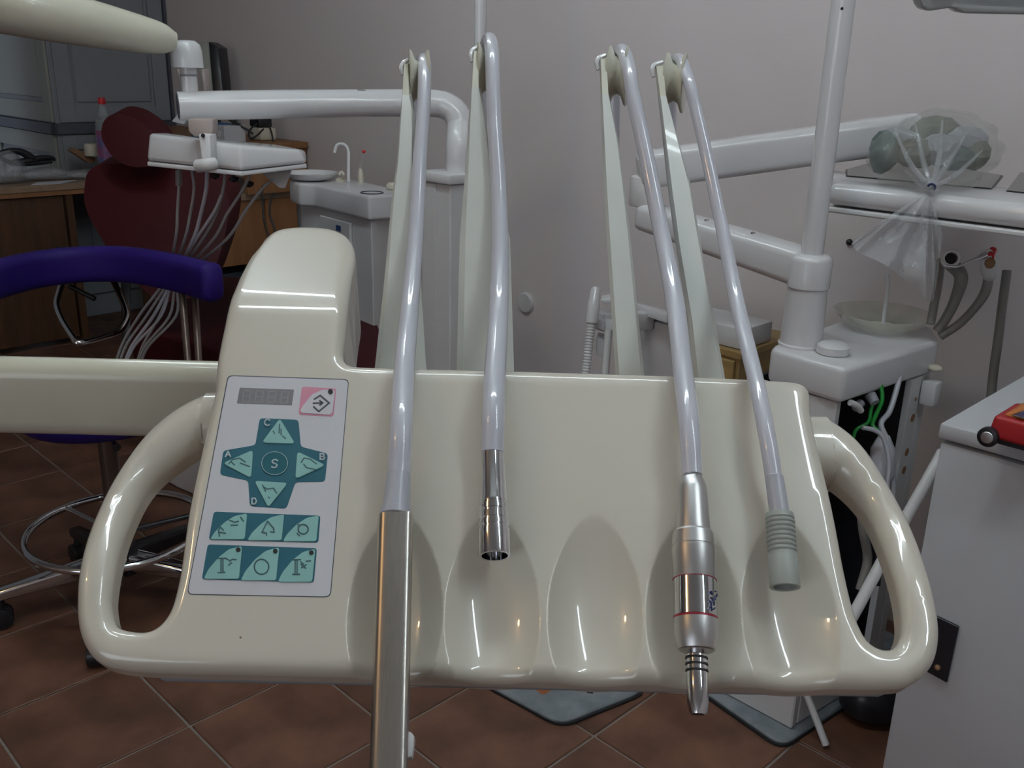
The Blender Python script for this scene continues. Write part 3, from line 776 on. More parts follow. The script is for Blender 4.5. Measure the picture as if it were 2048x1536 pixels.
bm = lathe(A, B, prof_axis(894, 1112, st, A, B), 36, cap1=True)
obj('coupling', bm, chrome, H)
q = (1085 - 894) / (1112 - 894)
C0 = A + (B - A) * 0.86; C1 = A + (B - A) * 0.875
obj('socket', cyl(C0, C1, 24.2 * dep(B) / F, n=24), dark, H)
# --- 3 micromotor
H = thing('micromotor', 'silver micromotor handpiece with red ring and chrome band on the third hose', 'dental handpiece', Tp(1390, 1200, 0.01))
L = [(1226, 300, .80), (1228, 190, .79), (1231, 130, .778), (1238, 104, .760), (1249, 108, .742), (1258, 140, .727), (1266, 190, .716), (1290, 300, .70), (1320, 450, .68), (1349, 600, .642), (1366, 745, .590), (1378, 850, t_(.019)), (1384, 950, t_(.016))]
P = hose_pts(L); w = [25, 26, 27, 28, 29, 29, 30, 31, 33, 37, 40, 42, 42]
obj('hose', tube(P, [pr_(a, p) for a, p in zip(w, P)], 18, 6), hoseg, H)
A = Tp(1383.5, 944, .0155); B = Tp(1396, 1430, .0075)
def seg_lathe(name, st, mt, cap0=True, cap1=True, n=40):
    bm = lathe(A, B, prof_axis(944, 1430, st, A, B), n, None, cap0, cap1); return obj(name, bm, mt, H, angle=25)
seg_lathe('strain_ring', [(944, 17), (945, 20), (952, 20.5), (953, 19), (956, 19)], chrome)
seg_lathe('tail_sleeve', [(952, 19), (956, 21), (968, 27), (980, 30), (1063, 34.5), (1064, 33)], satin)
seg_lathe('motor_body', [(1062, 33), (1064, 38), (1068, 41), (1094, 43.5), (1095, 42.4), (1098, 42.4), (1099, 44), (1158, 43.5), (1162, 42)], satin)
seg_lathe('chrome_band', [(1160, 40), (1161, 42.5), (1235, 44), (1236, 42)], chrome)
seg_lathe('red_ring', [(1236, 42), (1236.2, 44.4), (1239, 44.5), (1239.4, 42)], redline)
seg_lathe('red_ring', [(1159.8, 42), (1160, 43.8), (1161, 43.8), (1161.2, 42)], redline)
seg_lathe('nose_ring', [(1239.5, 43), (1240, 45), (1268, 45.5), (1289, 41), (1300, 37), (1302, 34), (1300, 20)], satin)
seg_lathe('nozzle', [(1296, 16), (1308, 17), (1310, 20), (1314, 20.5), (1345, 21), (1348, 22), (1405, 21.5), (1420, 19.5), (1429, 17), (1430, 15.5), (1428, 12.5), (1415, 12)], chrome)
seg_lathe('nozzle_bore', [(1418, 12.4), (1420, 12.4)], dark)
for yy in (1314.5, 1327, 1340):
    seg_lathe('o_ring', [(yy - .6, 19), (yy - .4, 22.6), (yy + 3.2, 22.9), (yy + 3.6, 19)], black)
# marks engraved on the band (vertical script)
ax = (B - A) / np.linalg.norm(B - A); nn = th_n - ax * (th_n @ ax); nn /= np.linalg.norm(nn); rt = np.cross(ax, nn); rt = rt if rt[0] > 0 else -rt
def on_motor(y, ang, r=44.3):
    t = (y - 944) / 486; da, db = dep(A), dep(B); tt = t * da / (db + t * (da - db)); c_ = A + (B - A) * tt
    return c_ + (nn * math.cos(ang) + rt * math.sin(ang)) * (r * dep(c_) / F)
bm = bmesh.new()
MK = [[(1228, .42), (1222, .52), (1226, .70), (1221, .86)], [(1230, .62), (1214, .60)], [(1216, .42), (1210, .50), (1214, .64), (1206, .72), (1203, .58)], [(1217, .80), (1209, .84)],
      [(1199, .45), (1193, .55), (1196, .70), (1190, .62)], [(1205, .90), (1196, .98)], [(1187, .98), (1186, 1.18)], [(1196, 1.1), (1190, 1.2)]]
for L_ in MK: tube([on_motor(*p) for p in L_], 0.00035, 6, 4, bm)
obj('engraved_script', bm, navy, H)
# --- 4 slim hose with ribbed grey connector
H = thing('hose_connector', 'grey ribbed hose connector on the rightmost slim hose', 'dental handpiece', Tp(1565, 1100, 0.01))
L = [(1342, 300, .80), (1343, 200, .79), (1345, 140, .778), (1353, 119, .760), (1364, 124, .742), (1374, 150, .727), (1384, 185, .716), (1411, 300, .70), (1439, 430, .683), (1473, 600, .645), (1508, 745, .590), (1532, 860, t_(.019)), (1549, 965, t_(.016))]
P = hose_pts(L); w = [20, 21, 22, 23, 23, 24, 24, 25, 26, 30, 32, 34, 34]
obj('hose', tube(P, [pr_(a, p) for a, p in zip(w, P)], 18, 6), hoseg, H)
A = Tp(1548, 952, .0165); B = Tp(1560, 1032, .0145)
obj('sleeve', lathe(A, B, prof_axis(952, 1032, [(952, 16.5), (954, 18.5), (1010, 19.5), (1032, 20)], A, B), 24), collar, H)
A = Tp(1559, 1026, .0145); B = Tp(1570, 1175, .0115)
st = [(1026, 22), (1028, 27), (1036, 28)]
for k in range(8):
    y = 1038 + k * 9.3; st += [(y, 28.3), (y + 1.4, 26.3), (y + 3.0, 26.3), (y + 4.4, 28.8), (y + 7, 29.2)]
st += [(1114, 28.8), (1116, 29.6), (1173, 30.5), (1175, 30), (1174.6, 23), (1150, 22)]
obj('ribbed_body', lathe(A, B, prof_axis(1026, 1175, st, A, B), 32), conng, H, angle=30)
C0 = A + (B - A) * 0.86; C1 = A + (B - A) * 0.875
obj('socket', cyl(C0, C1, 22.4 * dep(B) / F, n=24), dark, H)

# ================================================================== BACKGROUND HELPERS
Z3 = np.array([0, 0, 1.0]); E1 = np.array([R2, -R2, 0]); E2 = np.array([R2, R2, 0])
def pm(px, D): return px * D / F
def beam(p0, p1, h0, h1, w, bev=0.01, seg=3):
    p0 = np.array(p0, float); p1 = np.array(p1, float); ax = p1 - p0; ax /= np.linalg.norm(ax)
    sd = np.cross(ax, Z3); sd /= np.linalg.norm(sd); up = np.cross(sd, ax)
    q = lambda p, h: [p + sd * w / 2 + up * h / 2, p + sd * w / 2 - up * h / 2, p - sd * w / 2 - up * h / 2, p - sd * w / 2 + up * h / 2]
    return hull2(q(p0, h0), q(p1, h1), bev, seg)
def drop_to(p, z): return np.array([p[0], p[1], z])
def prism_z(P, z0, z1, bev=0.0, seg=2, bm=None): return hull2([(p[0], p[1], z1) for p in P], [(p[0], p[1], z0) for p in P], bev, seg, bm)
def st_of(p): return (p[0] + p[1]) * R2, (p[0] - p[1]) * R2
def on_face(kind, val):   # pixel -> point on a plane t=val or s=val (room frame)
    return (lambda x, y: atT(x, y, val / R2)) if kind == 't' else (lambda x, y: atS(x, y, val / R2))
def panel_px(pl, px, nrm_, th, mt, name, par, bev=0.0): 
    P = [pl(*p) for p in px]
    return obj(name, hull2(P, [p + np.array(nrm_) * th for p in P], bev, 1), mt, par, smooth=False)

# ================================================================== LEFT BACK CORNER: cupboard, desk and what lies on it
CT, CS0, CS1 = -4.99, 1.79, SW - 0.004
cup = thing('cupboard', 'tall grey painted panelled cupboard in the left back corner behind the desk', 'cupboard', W(2.1, -5.4, 0))
obj('carcass', boxst(CS0, CS1, -5.95, CT, 0, 2.55, 0.004), greyp, cup, smooth=False)
pl = on_face('t', CT)
zr = lambda y, x=260: pl(x, y)[2]
sA, sB = CS0, CS1
# right face door: stiles, rails, raised field
def frame_t(s0, s1, z0, z1, w, mt, par, name='door'):
    bm = boxst(s0, s0 + w, CT, CT + .014, z0, z1, .002); boxst(s1 - w, s1, CT, CT + .014, z0, z1, .002, bm=bm)
    boxst(s0 + w, s1 - w, CT, CT + .014, z0, z0 + w, .002, bm=bm); boxst(s0 + w, s1 - w, CT, CT + .014, z1 - w, z1, .002, bm=bm)
    o = obj(name, bm, mt, par, smooth=False)
    obj('field', boxst(s0 + w * 1.25, s1 - w * 1.25, CT, CT + .009, z0 + w * 1.25, z1 - w * 1.25, .005, 1), mt, o, smooth=False)
    return o
zband = zr(242)
frame_t(CS0 + .02, CS1 - .02, zband, 2.5, 0.075, greyp, cup)
frame_t(CS0 + .02, CS1 - .02, 0.12, zband - 0.06, 0.07, greyp, cup)
def frame_s(t0, t1, z0, z1, w, mt, par, name='door'):
    bm = boxst(CS0 - .014, CS0, t0, t0 + w, z0, z1, .002); boxst(CS0 - .014, CS0, t1 - w, t1, z0, z1, .002, bm=bm)
    boxst(CS0 - .014, CS0, t0 + w, t1 - w, z0, z0 + w, .002, bm=bm); boxst(CS0 - .014, CS0, t0 + w, t1 - w, z1 - w, z1, .002, bm=bm)
    o = obj(name, bm, mt, par, smooth=False)
    obj('field', boxst(CS0 - .009, CS0, t0 + w * 1.25, t1 - w * 1.25, z0 + w * 1.25, z1 - w * 1.25, .005, 1), mt, o, smooth=False)
frame_s(-5.9, CT - .01, zband, 2.5, 0.09, greyb, cup)
frame_s(-5.9, CT - .01, 0.12, zband - 0.06, 0.09, greyb, cup)
bm = boxst(CS0 - .03, CS0, -5.93, CT + .03, zband - .055, zband - .005, .003); boxst(CS0 - .03, CS1, CT, CT + .03, zband - .055, zband - .005, .003, bm=bm)
obj('rail', bm, slate, cup, label='dark slate rail', smooth=False)
obj('edge_trim', boxst(CS1 - .012, CS1, CT, CT + .02, 0, 2.55), slate, cup, smooth=False)

DT = -4.51; DZ = 0.75
dk = thing('desk', 'brown wooden L-shaped desk along the left and back walls', 'desk', W(1.2, -4.6, 0))
bm = boxst(-0.6, SW - .01, CT + .035, DT, DZ - .03, DZ, .004); boxst(1.86, SW - .01, DT, -3.76, DZ - .03, DZ, .004, bm=bm)
obj('desk_top', bm, woodtop, dk, smooth=False)
bm = boxst(-0.6, SW - .01, DT - .035, DT - .006, DZ - .05, DZ - .03)
obj('edge_strip', bm, woodo, dk, smooth=False)
for q0, q1 in ((-0.55, 0.55), (0.56, 1.13), (1.14, 1.62)):
    obj('front_panel', boxst(q0, q1, DT - .06, DT - .03, 0.03, DZ - .055, .003), woodm, dk, smooth=False)
for q in (-0.58, 1.63): obj('side_panel', boxst(q, q + .03, CT + .04, DT - .02, 0, DZ - .03, .002), woodm, dk, smooth=False)
obj('leg', boxst(2.20, 2.36, -3.80, -3.765, 0, DZ - .03, .003), woodo, dk, smooth=False)
obj('apron', boxst(1.88, 2.20, -3.795, -3.775, 0.44, DZ - .03, .002), woodo, dk, smooth=False)
obj('leg', boxst(1.88, 1.91, -4.4, -3.8, 0, DZ - .03, .002), woodm, dk, smooth=False)
single('storage_bin', boxst(1.99, 2.18, -4.15, -3.83, 0, 0.40, .01), darkteal, 'dark blue bin standing under the right end of the wooden desk', 'bin')
sh = thing('desk_shelf', 'wooden shelf unit standing on the desk against the back wall', 'shelf', W(2.2, -4.2, DZ))
obj('shelf_board', boxst(2.08, SW - .01, -4.92, -3.70, 0.935, 0.962, .003), woodo, sh, smooth=False)
for q in (-4.9, -3.74): obj('side_panel', boxst(2.09, SW - .01, q, q + .025, DZ, 0.935, .002), woodo, sh, smooth=False)
ZS = 0.962
def shp(x, s): # point on the shelf under pixel column x at depth s
    a = atS(x, 250, s / R2); return drop_to(a, ZS)
# monitor, seen almost edge on
mo = thing('monitor', 'flat computer monitor seen edge on, standing on the desk shelf by the back wall', 'monitor', shp(425, 2.2))
Dm = dep(shp(425, 2.16))
g = [atD(x, y, Dm) for x, y in ((396, 84), (416, 83), (426, 196), (402, 196))]; g2 = [p + np.array([0.012, 0.07, 0]) for p in g]
obj('bezel', hull2(g, g2, .004), greyb, mo)
b_ = [atD(x, y, Dm + .005) for x, y in ((416, 83), (437, 96), (447, 196), (426, 196))]
obj('screen_housing', hull2(b_, [p + np.array([0.012, 0.10, 0]) for p in b_], .006), blackp, mo)
pc = atD(424, 196, Dm + .05)
obj('stand', hull2([pc + np.array(q) for q in ((-.03, -.02, .01), (.03, -.02, .01), (.03, .02, .01), (-.03, .02, .01))], [drop_to(pc + np.array(q), ZS + .012) for q in ((-.03, -.02, 0), (.03, -.02, 0), (.03, .02, 0), (-.03, .02, 0))], .004), blackp, mo)
obj('foot', cyl(drop_to(pc, ZS), drop_to(pc, ZS + .014), .08, .07, 24), blackp, mo)
# boxes, adapter, cables on the shelf
def card_box(x, w_t, w_s, h, s, m1, name, label, cat):
    p = shp(x, s); ss, tt = st_of(p)
    return single(name, boxst(ss - w_s, ss, tt - w_t, tt, ZS, ZS + h, .002), m1, label, cat, smooth=False)
bx = thing('carton', 'flat blue and grey cardboard box lying on the desk shelf', 'box', shp(470, 2.16))
p = shp(490, 2.16); ss, tt = st_of(p)
obj('grey_end', boxst(ss - .10, ss, tt - .075, tt, ZS, ZS + .068, .002), cabw, bx, smooth=False)
obj('blue_sleeve', boxst(ss - .10, ss, tt - .30, tt - .0755, ZS, ZS + .07, .002), blue, bx, smooth=False)
pf = W(ss - .1005, tt - .040, ZS + .033)
obj('printed_ring', tube([pf + E1 * .010 * math.cos(a) + Z3 * .012 * math.sin(a) for a in np.linspace(0, 2 * math.pi, 13)[:-1]], .0022, 5, 1, closed=True), paper, bx)
for k, dx in enumerate((0.0, .022)):
    pf = W(ss - .1006, tt - .125 - dx, ZS + .045)
    obj('printed_mark', tube([pf + Z3 * .007 - E1 * .004, pf + E1 * .006 + Z3 * .002, pf - E1 * .004 - Z3 * .005, pf + E1 * .007 - Z3 * .006], .0014, 5, 1), letter, bx)
p = shp(527, 2.28); ss, tt = st_of(p)
single('wall_socket_box', boxst(ss - .05, ss + .03, tt - .06, tt + .06, ZS, ZS + .055, .012, 3), ivory, 'small cream box on the right end of the desk shelf, under a black adapter', 'box')
pa = W(ss - .01, tt, ZS + .0555)
ad = thing('power_adapter', 'black power adapter lying on the small cream box at the right end of the shelf', 'adapter', pa)
obj('adapter_body', boxst(ss - .045, ss + .02, tt - .045, tt + .042, ZS + .0555, ZS + .098, .008, 3), blackp, ad)
def cable(name, L, r, mt, label, par=None, cat='cable'):
    P = [atD(*q) for q in L]; bm = tube(P, r, 8, 5)
    return obj(name, bm, mt, par) if par else single(name, bm, mt, label, cat)
Da = dep(pa)
cable('cord', [(515, 247, Da - .08), (503, 256, Da - .10), (497, 268, Da - .10), (503, 277, Da - .11), (515, 270, Da - .12), (527, 258, Da - .10)], .004, black, '', ad)
cable('cord', [(537, 248, Da - .05), (543, 265, Da - .06), (547, 285, Da - .07), (551, 305, Da - .08)], .004, black, '', ad)
cable('monitor_cable', [(447, 228, Da - .1), (462, 242, Da - .1), (478, 250, Da - .12), (492, 258, Da - .12), (505, 267, Da - .12)], .005, black, 'black cable looping from the monitor across the desk shelf')
single('cable_box', hull2([atD(x, y, Da - .08) for x, y in ((466, 233), (478, 231), (482, 250), (464, 252))], [atD(x, y, Da - .02) for x, y in ((466, 233), (478, 231), (482, 250), (464, 252))], .003), blackp, 'small black plug hanging on the monitor cable above the blue box', 'plug')
cable('power_cable', [(525, 372, 3.95), (526, 420, 3.95), (531, 455, 3.95), (546, 490, 3.95), (560, 520, 3.95)], .004, black, 'black cable hanging down the desk end, nearer the wooden leg')
cable('power_cable', [(549, 385, 3.92), (541, 405, 3.92), (540, 430, 3.92), (549, 460, 3.92), (551, 500, 3.92)], .004, black, 'black cable hanging beside the desk end, nearer the white cuspidor')
# white folded sheet in front of the monitor and black flat printer
pp = thing('printer', 'flat black printer on the desk below the grey cupboard', 'printer', W(1.97, -4.7, DZ))
zt_ = on_face('t', -4.55)(320, 237)[2]
obj('printer_body', boxst(1.93, 2.07, -4.86, -4.55, DZ, zt_ - .02, .012), blackp, pp)
obj('lid', boxst(1.935, 2.065, -4.85, -4.56, zt_ - .018, zt_, .006), black, pp)
q_ = [atD(x, y, 4.0) for x, y in ((364, 196), (352, 232), (342, 243), (368, 250), (382, 225))]
single('paper_cone', slab(q_, .02, (0.2, 1, 0), .003, 1), paper, 'folded white paper standing on the black printer beside the monitor', 'paper')
# bottle
bs, bt = 1.72, -4.60
pb = on_face('t', bt)(214, 300); sb_, tb_ = st_of(pb); pb = W(sb_, tb_, DZ)
bo = thing('drink_bottle', 'clear plastic drink bottle with red cap and blue label standing on the desk', 'bottle', pb)
hb = atD(214, 193, dep(pb))[2] - DZ
r_ = 0.042
obj('bottle_body', lathe(pb, pb + Z3 * (hb - .02), [(0, r_ * .8), (.02, r_), (.3, r_), (.36, r_ * .96), (.62, r_ * .98), (.70, r_ * .96), (.78, r_ * .8), (.86, r_ * .45), (.92, .014), (1, .013)], 24), petm, bo)
obj('label', lathe(pb + Z3 * .08, pb + Z3 * (hb * .60), [(0, r_ + .001), (1, r_ + .001)], 24, None, False, False), petblue, bo)
obj('cap', cyl(pb + Z3 * (hb - .03), pb + Z3 * hb, .0175, .0165, 18, .002), redb, bo)
# small things on the desk top
def dtop(x, t=-4.72): 
    a = on_face('t', t)(x, 350); s_, t2 = st_of(a); return W(s_, t2, DZ)
def lump(name, x, t, sx, sy, sz, mt, label, cat, seed, sub=3, amp=.25):
    p = dtop(x, t); bm = ball((0, 0, 0), 1, sub); rs = np.random.RandomState(seed); K = rs.normal(0, 1, (9, 3)) * 2.2; ph = rs.uniform(0, 6, 9)
    for v in bm.verts:
        q = np.array(v.co); f = 1 + amp * np.mean([math.sin(k @ q + a) for k, a in zip(K, ph)]) * 2
        v.co = Vector((p + E2 * q[0] * sx * f + E1 * q[1] * sy * f + Z3 * (max(q[2], -.75) + .75) * sz * f))
    return single(name, bm, mt, label, cat, angle=70)
lump('plastic_bag', 8, -4.66, .11, .09, .075, bagt, 'crumpled clear plastic bag at the left end of the desk', 'bag', 3)
lump('plastic_bag', 80, -4.70, .15, .09, .032, bagt, 'flat clear plastic bag of white packets lying under the black headset', 'bag', 4)
lump('plastic_bag', 158, -4.68, .12, .08, .022, bagt, 'flat clear plastic bag beside the bottle on the desk', 'bag', 8)
p1 = [dtop(70, -4.60), dtop(152, -4.60), dtop(118, -4.50), dtop(60, -4.53)]
single('paper_sheet', hull2([p + Z3 * .003 for p in p1], [p + Z3 * .0005 for p in p1]), paper, 'white sheet of paper on the front edge of the desk', 'paper', smooth=False)
hs = thing('headset', 'black curved headset lying on the plastic bags at the left of the desk', 'headset', dtop(50, -4.72))
pt4 = on_face('t', -4.72)
obj('headband', tube([pt4(x, y) for x, y in ((-12, 322), (0, 308), (18, 302), (42, 304), (62, 315), (75, 326))], [.012, .012, .013, .016, .018, .012], 10, 6), blackp, hs)
obj('ear_arm', tube([pt4(x, y) for x, y in ((26, 324), (55, 322), (80, 316), (104, 316), (109, 322))], [.012, .016, .013, .010, .006], 10, 6), blackp, hs)
obj('cushion', tube([pt4(x, y) for x, y in ((-6, 312), (8, 320), (30, 327), (70, 326), (104, 323))], [.006, .010, .012, .012, .008], 10, 6), black, hs)
wd_ = thing('wooden_block', 'small angled wooden block on the desk behind the bags', 'block', dtop(165, -4.80))
pt5 = on_face('t', -4.80)
Pw = [pt5(x, y) for x, y in ((141, 302), (150, 296), (192, 316), (190, 326), (178, 326))]
obj('block', slab(Pw, .05, -E1, .004, 2), cork, wd_)
Pc = pt5(182, 311)
single('paper_roll', cyl(Pc + E1 * .02, Pc + E1 * .02 + Z3 * pm(24, dep(Pc)), .036, .034, 24, .004), ivory, 'cream paper cup standing on the wooden block by the bottle', 'cup')

# cantilever chair in the shadow by the desk
ch = thing('cantilever_chair', 'dark cantilever chair with chrome runner in front of the desk', 'chair', atZ(190, 670, 0.0))
cpt = [(126, 560), (117, 590), (113, 612), (124, 642), (146, 676), (158, 686)]
Dc = [3.3, 3.25, 3.2, 3.12, 3.02, 3.0]
obj('frame', tube([atD(x, y, q) for (x, y), q in zip(cpt, Dc)] + [atD(x, y, q) for x, y, q in ((200, 676, 3.05), (238, 662, 3.1), (252, 640, 3.15), (253, 622, 3.2), (240, 590, 3.3), (226, 560, 3.4))], .011, 10, 5), chrome, ch)
obj('cross_bar', tube([atD(x, y, 3.35) for x, y in ((138, 572), (190, 598))], .009, 10, 2), blackp, ch)
a0 = [atD(x, y, q) for x, y, q in ((110, 520, 3.15), (245, 530, 3.2), (262, 565, 3.5), (130, 555, 3.5))]
obj('seat', slab(a0, .05, Z3, .015, 3), blackp, ch)
a0 = [atD(x, y, 3.6) for x, y in ((200, 400), (262, 400), (262, 640), (240, 640))]
obj('back_post', hull2([atD(x, y, 3.62) for x, y in ((241, 520), (262, 520), (262, 680), (244, 680))], [atD(x, y, 3.66) for x, y in ((241, 520), (262, 520), (262, 680), (244, 680))], .003), blackp, ch)

# ================================================================== BURGUNDY DENTAL CHAIR
dc = thing('dental_chair', 'burgundy vinyl dental chair with headrest, behind the small hanging tray', 'dental chair', atZ(400, 700, 0.0))
def cushion(px, D, th, dv, mt, name, rad_px, bev):
    P3 = [np.array([x, y, 0.0]) for x, y in px]
    Pq = round_poly(P3, rad_px, 4)
    P = [atD(q[0], q[1], D(q[0], q[1])) for q in Pq]
    return obj(name, slab(P, th, dv, bev, 4), mt, dc, angle=60)
cushion([(165, 410), (172, 345), (196, 328), (330, 328), (430, 340), (462, 400), (450, 480), (410, 590), (325, 610), (262, 560), (215, 500)], lambda x, y: 2.85 - .0009 * (600 - y) * -1, .11, np.array([.1, .95, .2]), burg, 'backrest', 40, .035)
cushion([(200, 275), (206, 240), (228, 226), (262, 232), (300, 256), (330, 296), (322, 332), (262, 336), (226, 318)], lambda x, y: 2.98, .10, np.array([.1, .95, .2]), burg, 'headrest', 30, .035)
obj('headrest_bar', beam(atD(290, 325, 3.20), atD(300, 380, 3.18), .05, .05, .02, .004), chrome, dc)
sp = [(300, 600), (430, 552), (600, 560), (752, 640), (772, 690), (762, 745), (600, 800), (430, 700), (252, 648)]
P = [atZ(x, y, .50) for x, y in sp]
P = round_poly(P, .06, 4)
obj('seat', slab(P, .12, -Z3, .035, 4), burg, dc, angle=60)
P = [atZ(x, y, .37) for x, y in ((330, 665), (440, 640), (700, 740), (690, 830), (430, 790), (300, 745))]
P = round_poly(P, .08, 4)
obj('base_cover', slab(P, .37, -Z3, .03, 3), white2, dc)
obj('side_cover', slab([atD(x, y, 2.9) for x, y in ((295, 545), (330, 540), (398, 560), (404, 592), (330, 606), (300, 596))], .08, (0, 1, 0), .01, 2), white2, dc)

# ================================================================== LEFT DENTAL UNIT (column, bent tube, hanging tray)
un = thing('column_stand', 'white column stand with bent horizontal tube arm behind the two left hose arms', 'column stand', drop_to(atD(905, 345, 2.6), 0))
cp = atD(905, 350, 2.6); sc_, tc_ = st_of(cp); zc = cp[2]
obj('column', boxst(sc_ - .06, sc_ + .06, tc_ - .06, tc_ + .06, 0, zc - .018, .004), white2, un, smooth=False)
obj('column_cover', boxst(sc_ - .064, sc_ - .0601, tc_ - .056, tc_ + .004, 0.02, zc - .02, .001), white2, un, smooth=False)
obj('cap_plate', boxst(sc_ - .072, sc_ + .072, tc_ - .072, tc_ + .072, zc - .016, zc + .01, .005), white2, un)
p_ = atD(918, 345, 2.6)
P = [drop_to(p_, zc), drop_to(p_, atD(918, 290, 2.6)[2])] + [atD(x, y, D) for x, y, D in ((920, 255, 2.6), (914, 231, 2.6), (898, 215, 2.6), (870, 207, 2.6), (800, 206, 2.58), (600, 208, 2.5), (450, 210.5, 2.43), (356, 212, 2.385))]
obj('bent_tube', tube(P, [pm(26.5, 2.6)] * 8 + [pm(27, 2.55), pm(27, 2.45), pm(27.5, 2.42), pm(28, 2.39)], 28, 6), white, un)
pe = atD(356, 212, 2.385); pe2 = atD(359, 212, 2.386)
obj('tube_bore', cyl(atD(354.8, 212, 2.384), atD(357, 212, 2.385), pm(24, 2.39), n=24), slate, un)
obj('screw_cover', ball(atD(722, 181, 2.53), .006, 2, (2.6, 1.2, .45)), chrome, un)
kb = atD(382, 205, 2.40); zk = lambda y: atD(382, y, 2.40)[2]
obj('neck', cyl(drop_to(kb, zk(200)), drop_to(kb, zk(120)), pm(16, 2.4), n=24), white, un)
obj('neck_ring', cyl(drop_to(kb, zk(152)), drop_to(kb, zk(148)), pm(17, 2.4), n=24), greyp, un)
obj('cap', lathe(drop_to(kb, zk(135)), drop_to(kb, zk(82)), [(0, pm(26, 2.4)), (0, pm(30, 2.4)), (.1, pm(30, 2.4)), (.6, pm(29, 2.4)), (.85, pm(26, 2.4)), (1, pm(17, 2.4)), (1.02, pm(6, 2.4))], 28), white, un)
for x0, x1, x2, x3 in ((353, 359, 371, 366), (402, 408, 413, 404)):
    fr = [atD(x, y, 2.43) for x, y in ((x0, 138), (x1, 138), (x2, 192), (x3, 192))]
    obj('yoke_cheek', hull2(fr, [q + np.array([0, .04, 0]) for q in fr], .002), brk, un)
pole_p = atD(961, 40, 2.62)
obj('lamp_pole', cyl(drop_to(pole_p, zc - .02), drop_to(pole_p, HC - .005), pm(12.5, 2.62), n=20), white, un)
# lamp arm, nearer
la_ = thing('lamp_arm', 'thick cream lamp arm reaching in at the top left corner', 'lamp arm', atD(346, 82, 2.30))
A = atD(352, 82, 2.28); 
P = [atD(-180, -32, 1.95), atD(-60, -8, 2.02), atD(100, 29, 2.10), atD(220, 55, 2.19), atD(318, 76, 2.26), A]
obj('arm', tube(P, [pm(75, 2.0), pm(64, 2.0), pm(52, 2.1), pm(42, 2.2), pm(31, 2.26), pm(16, 2.28)], 28, 8), cream2, la_, angle=60)

tr = thing('hanging_tray', 'white instrument tray hanging at the left with thin hoses drooping beneath it', 'instrument tray', atD(450, 300, 2.3))
TT = [(298, 266, 2.26), (481, 291, 2.10), (599, 297, 2.30), (612, 302, 2.36), (560, 290, 2.62), (392, 275, 2.56), (325, 264, 2.42)]
TB = [(294, 322, 2.26), (483, 342, 2.10), (613, 326, 2.30), (614, 326, 2.36), (565, 314, 2.62), (375, 302, 2.56), (310, 308, 2.42)]
obj('tray_body', hull2([atD(*p) for p in TT], [atD(*p) for p in TB], .010, 3), white, tr)
TC = [(x * .998 + 1, y + 1.2, D + .003) for x, y, D in TB]; TB2 = [(x, y + 9, D) for x, y, D in TC]
obj('tray_base', hull2([atD(*p) for p in TC], [atD(*p) for p in TB2], .003, 2), white, tr)
fr = [atD(x, y, 2.13) for x, y in ((375, 238), (426, 238), (426, 266), (416, 274), (388, 274), (376, 262))]
obj('bracket', hull2(fr, [q + np.array([0, .04, 0]) for q in fr], .004), brk, tr)
fr = [atD(x, y, 2.10) for x, y in ((396, 268), (420, 270), (423, 330), (404, 330))]
obj('clamp_plate', hull2(fr, [q + np.array([0, .05, 0]) for q in fr], .004), white2, tr)
obj('clamp_knob', tube([atD(396, 332, 2.09), atD(414, 330, 2.08), atD(431, 327, 2.09)], [pm(13, 2.1), pm(13, 2.1), pm(12, 2.1)], 18, 4), white2, tr)
obj('clamp_bore', ball(atD(406, 271, 2.095), pm(4.5, 2.15), 1), dark, tr)
obj('holder_lip', hull2([atD(*p) for p in ((522, 345, 2.28), (584, 340, 2.36), (570, 378, 2.34), (560, 377, 2.3))], [atD(*p) for p in ((522, 343, 2.40), (584, 336, 2.46), (572, 370, 2.44), (562, 370, 2.4))], .004), white2, tr)
HL = [[(357, 338), (358, 370), (355, 420), (351, 480)], [(384, 342), (388, 378), (380, 430), (369, 480)], [(414, 344), (412, 380), (401, 430), (386, 480)], [(450, 346), (446, 380), (431, 430), (404, 480)],
      [(443, 390), (430, 420), (408, 455), (392, 480)], [(500, 350), (482, 385), (453, 430), (426, 480)], [(545, 360), (525, 377), (492, 420), (452, 480)]]
ends = [(330, 560), (338, 560), (345, 560), (350, 560), (346, 560), (356, 560), (362, 560)]
for k, (L_, e) in enumerate(zip(HL, ends)):
    Dh = [2.30, 2.30, 2.32, 2.36]
    P = [atD(x, y, D) for (x, y), D in zip(L_, Dh)]
    P += [atD(e[0], e[1], 2.52), atD(e[0] - 52 + 7 * k, 632, 2.58), atD(252 + [-12, -4, 8, 30, 12, 34, 40][k], 700, 2.6), atD(250 + [-14, -6, 2, 26, 6, 30, 36][k], 760, 2.62), atD(300 + 4 * k, 860, 2.66)]
    r_h = pm(3.2 if k not in (2,) else 4.0, 2.3)
    obj('hose', tube(P, r_h, 10, 6), collar if k in (2, 4) else hosedull, tr)
obj('hose_socket', cyl(atD(357, 340, 2.29), atD(358, 372, 2.3), pm(6.5, 2.3), n=14), hosed, tr)
for x, y in ((430, 352), (468, 358), (498, 368)): obj('hanger', ball(atD(x, y, 2.36), pm(9, 2.36), 1, (1.3, 1, .8)), blackp, tr)

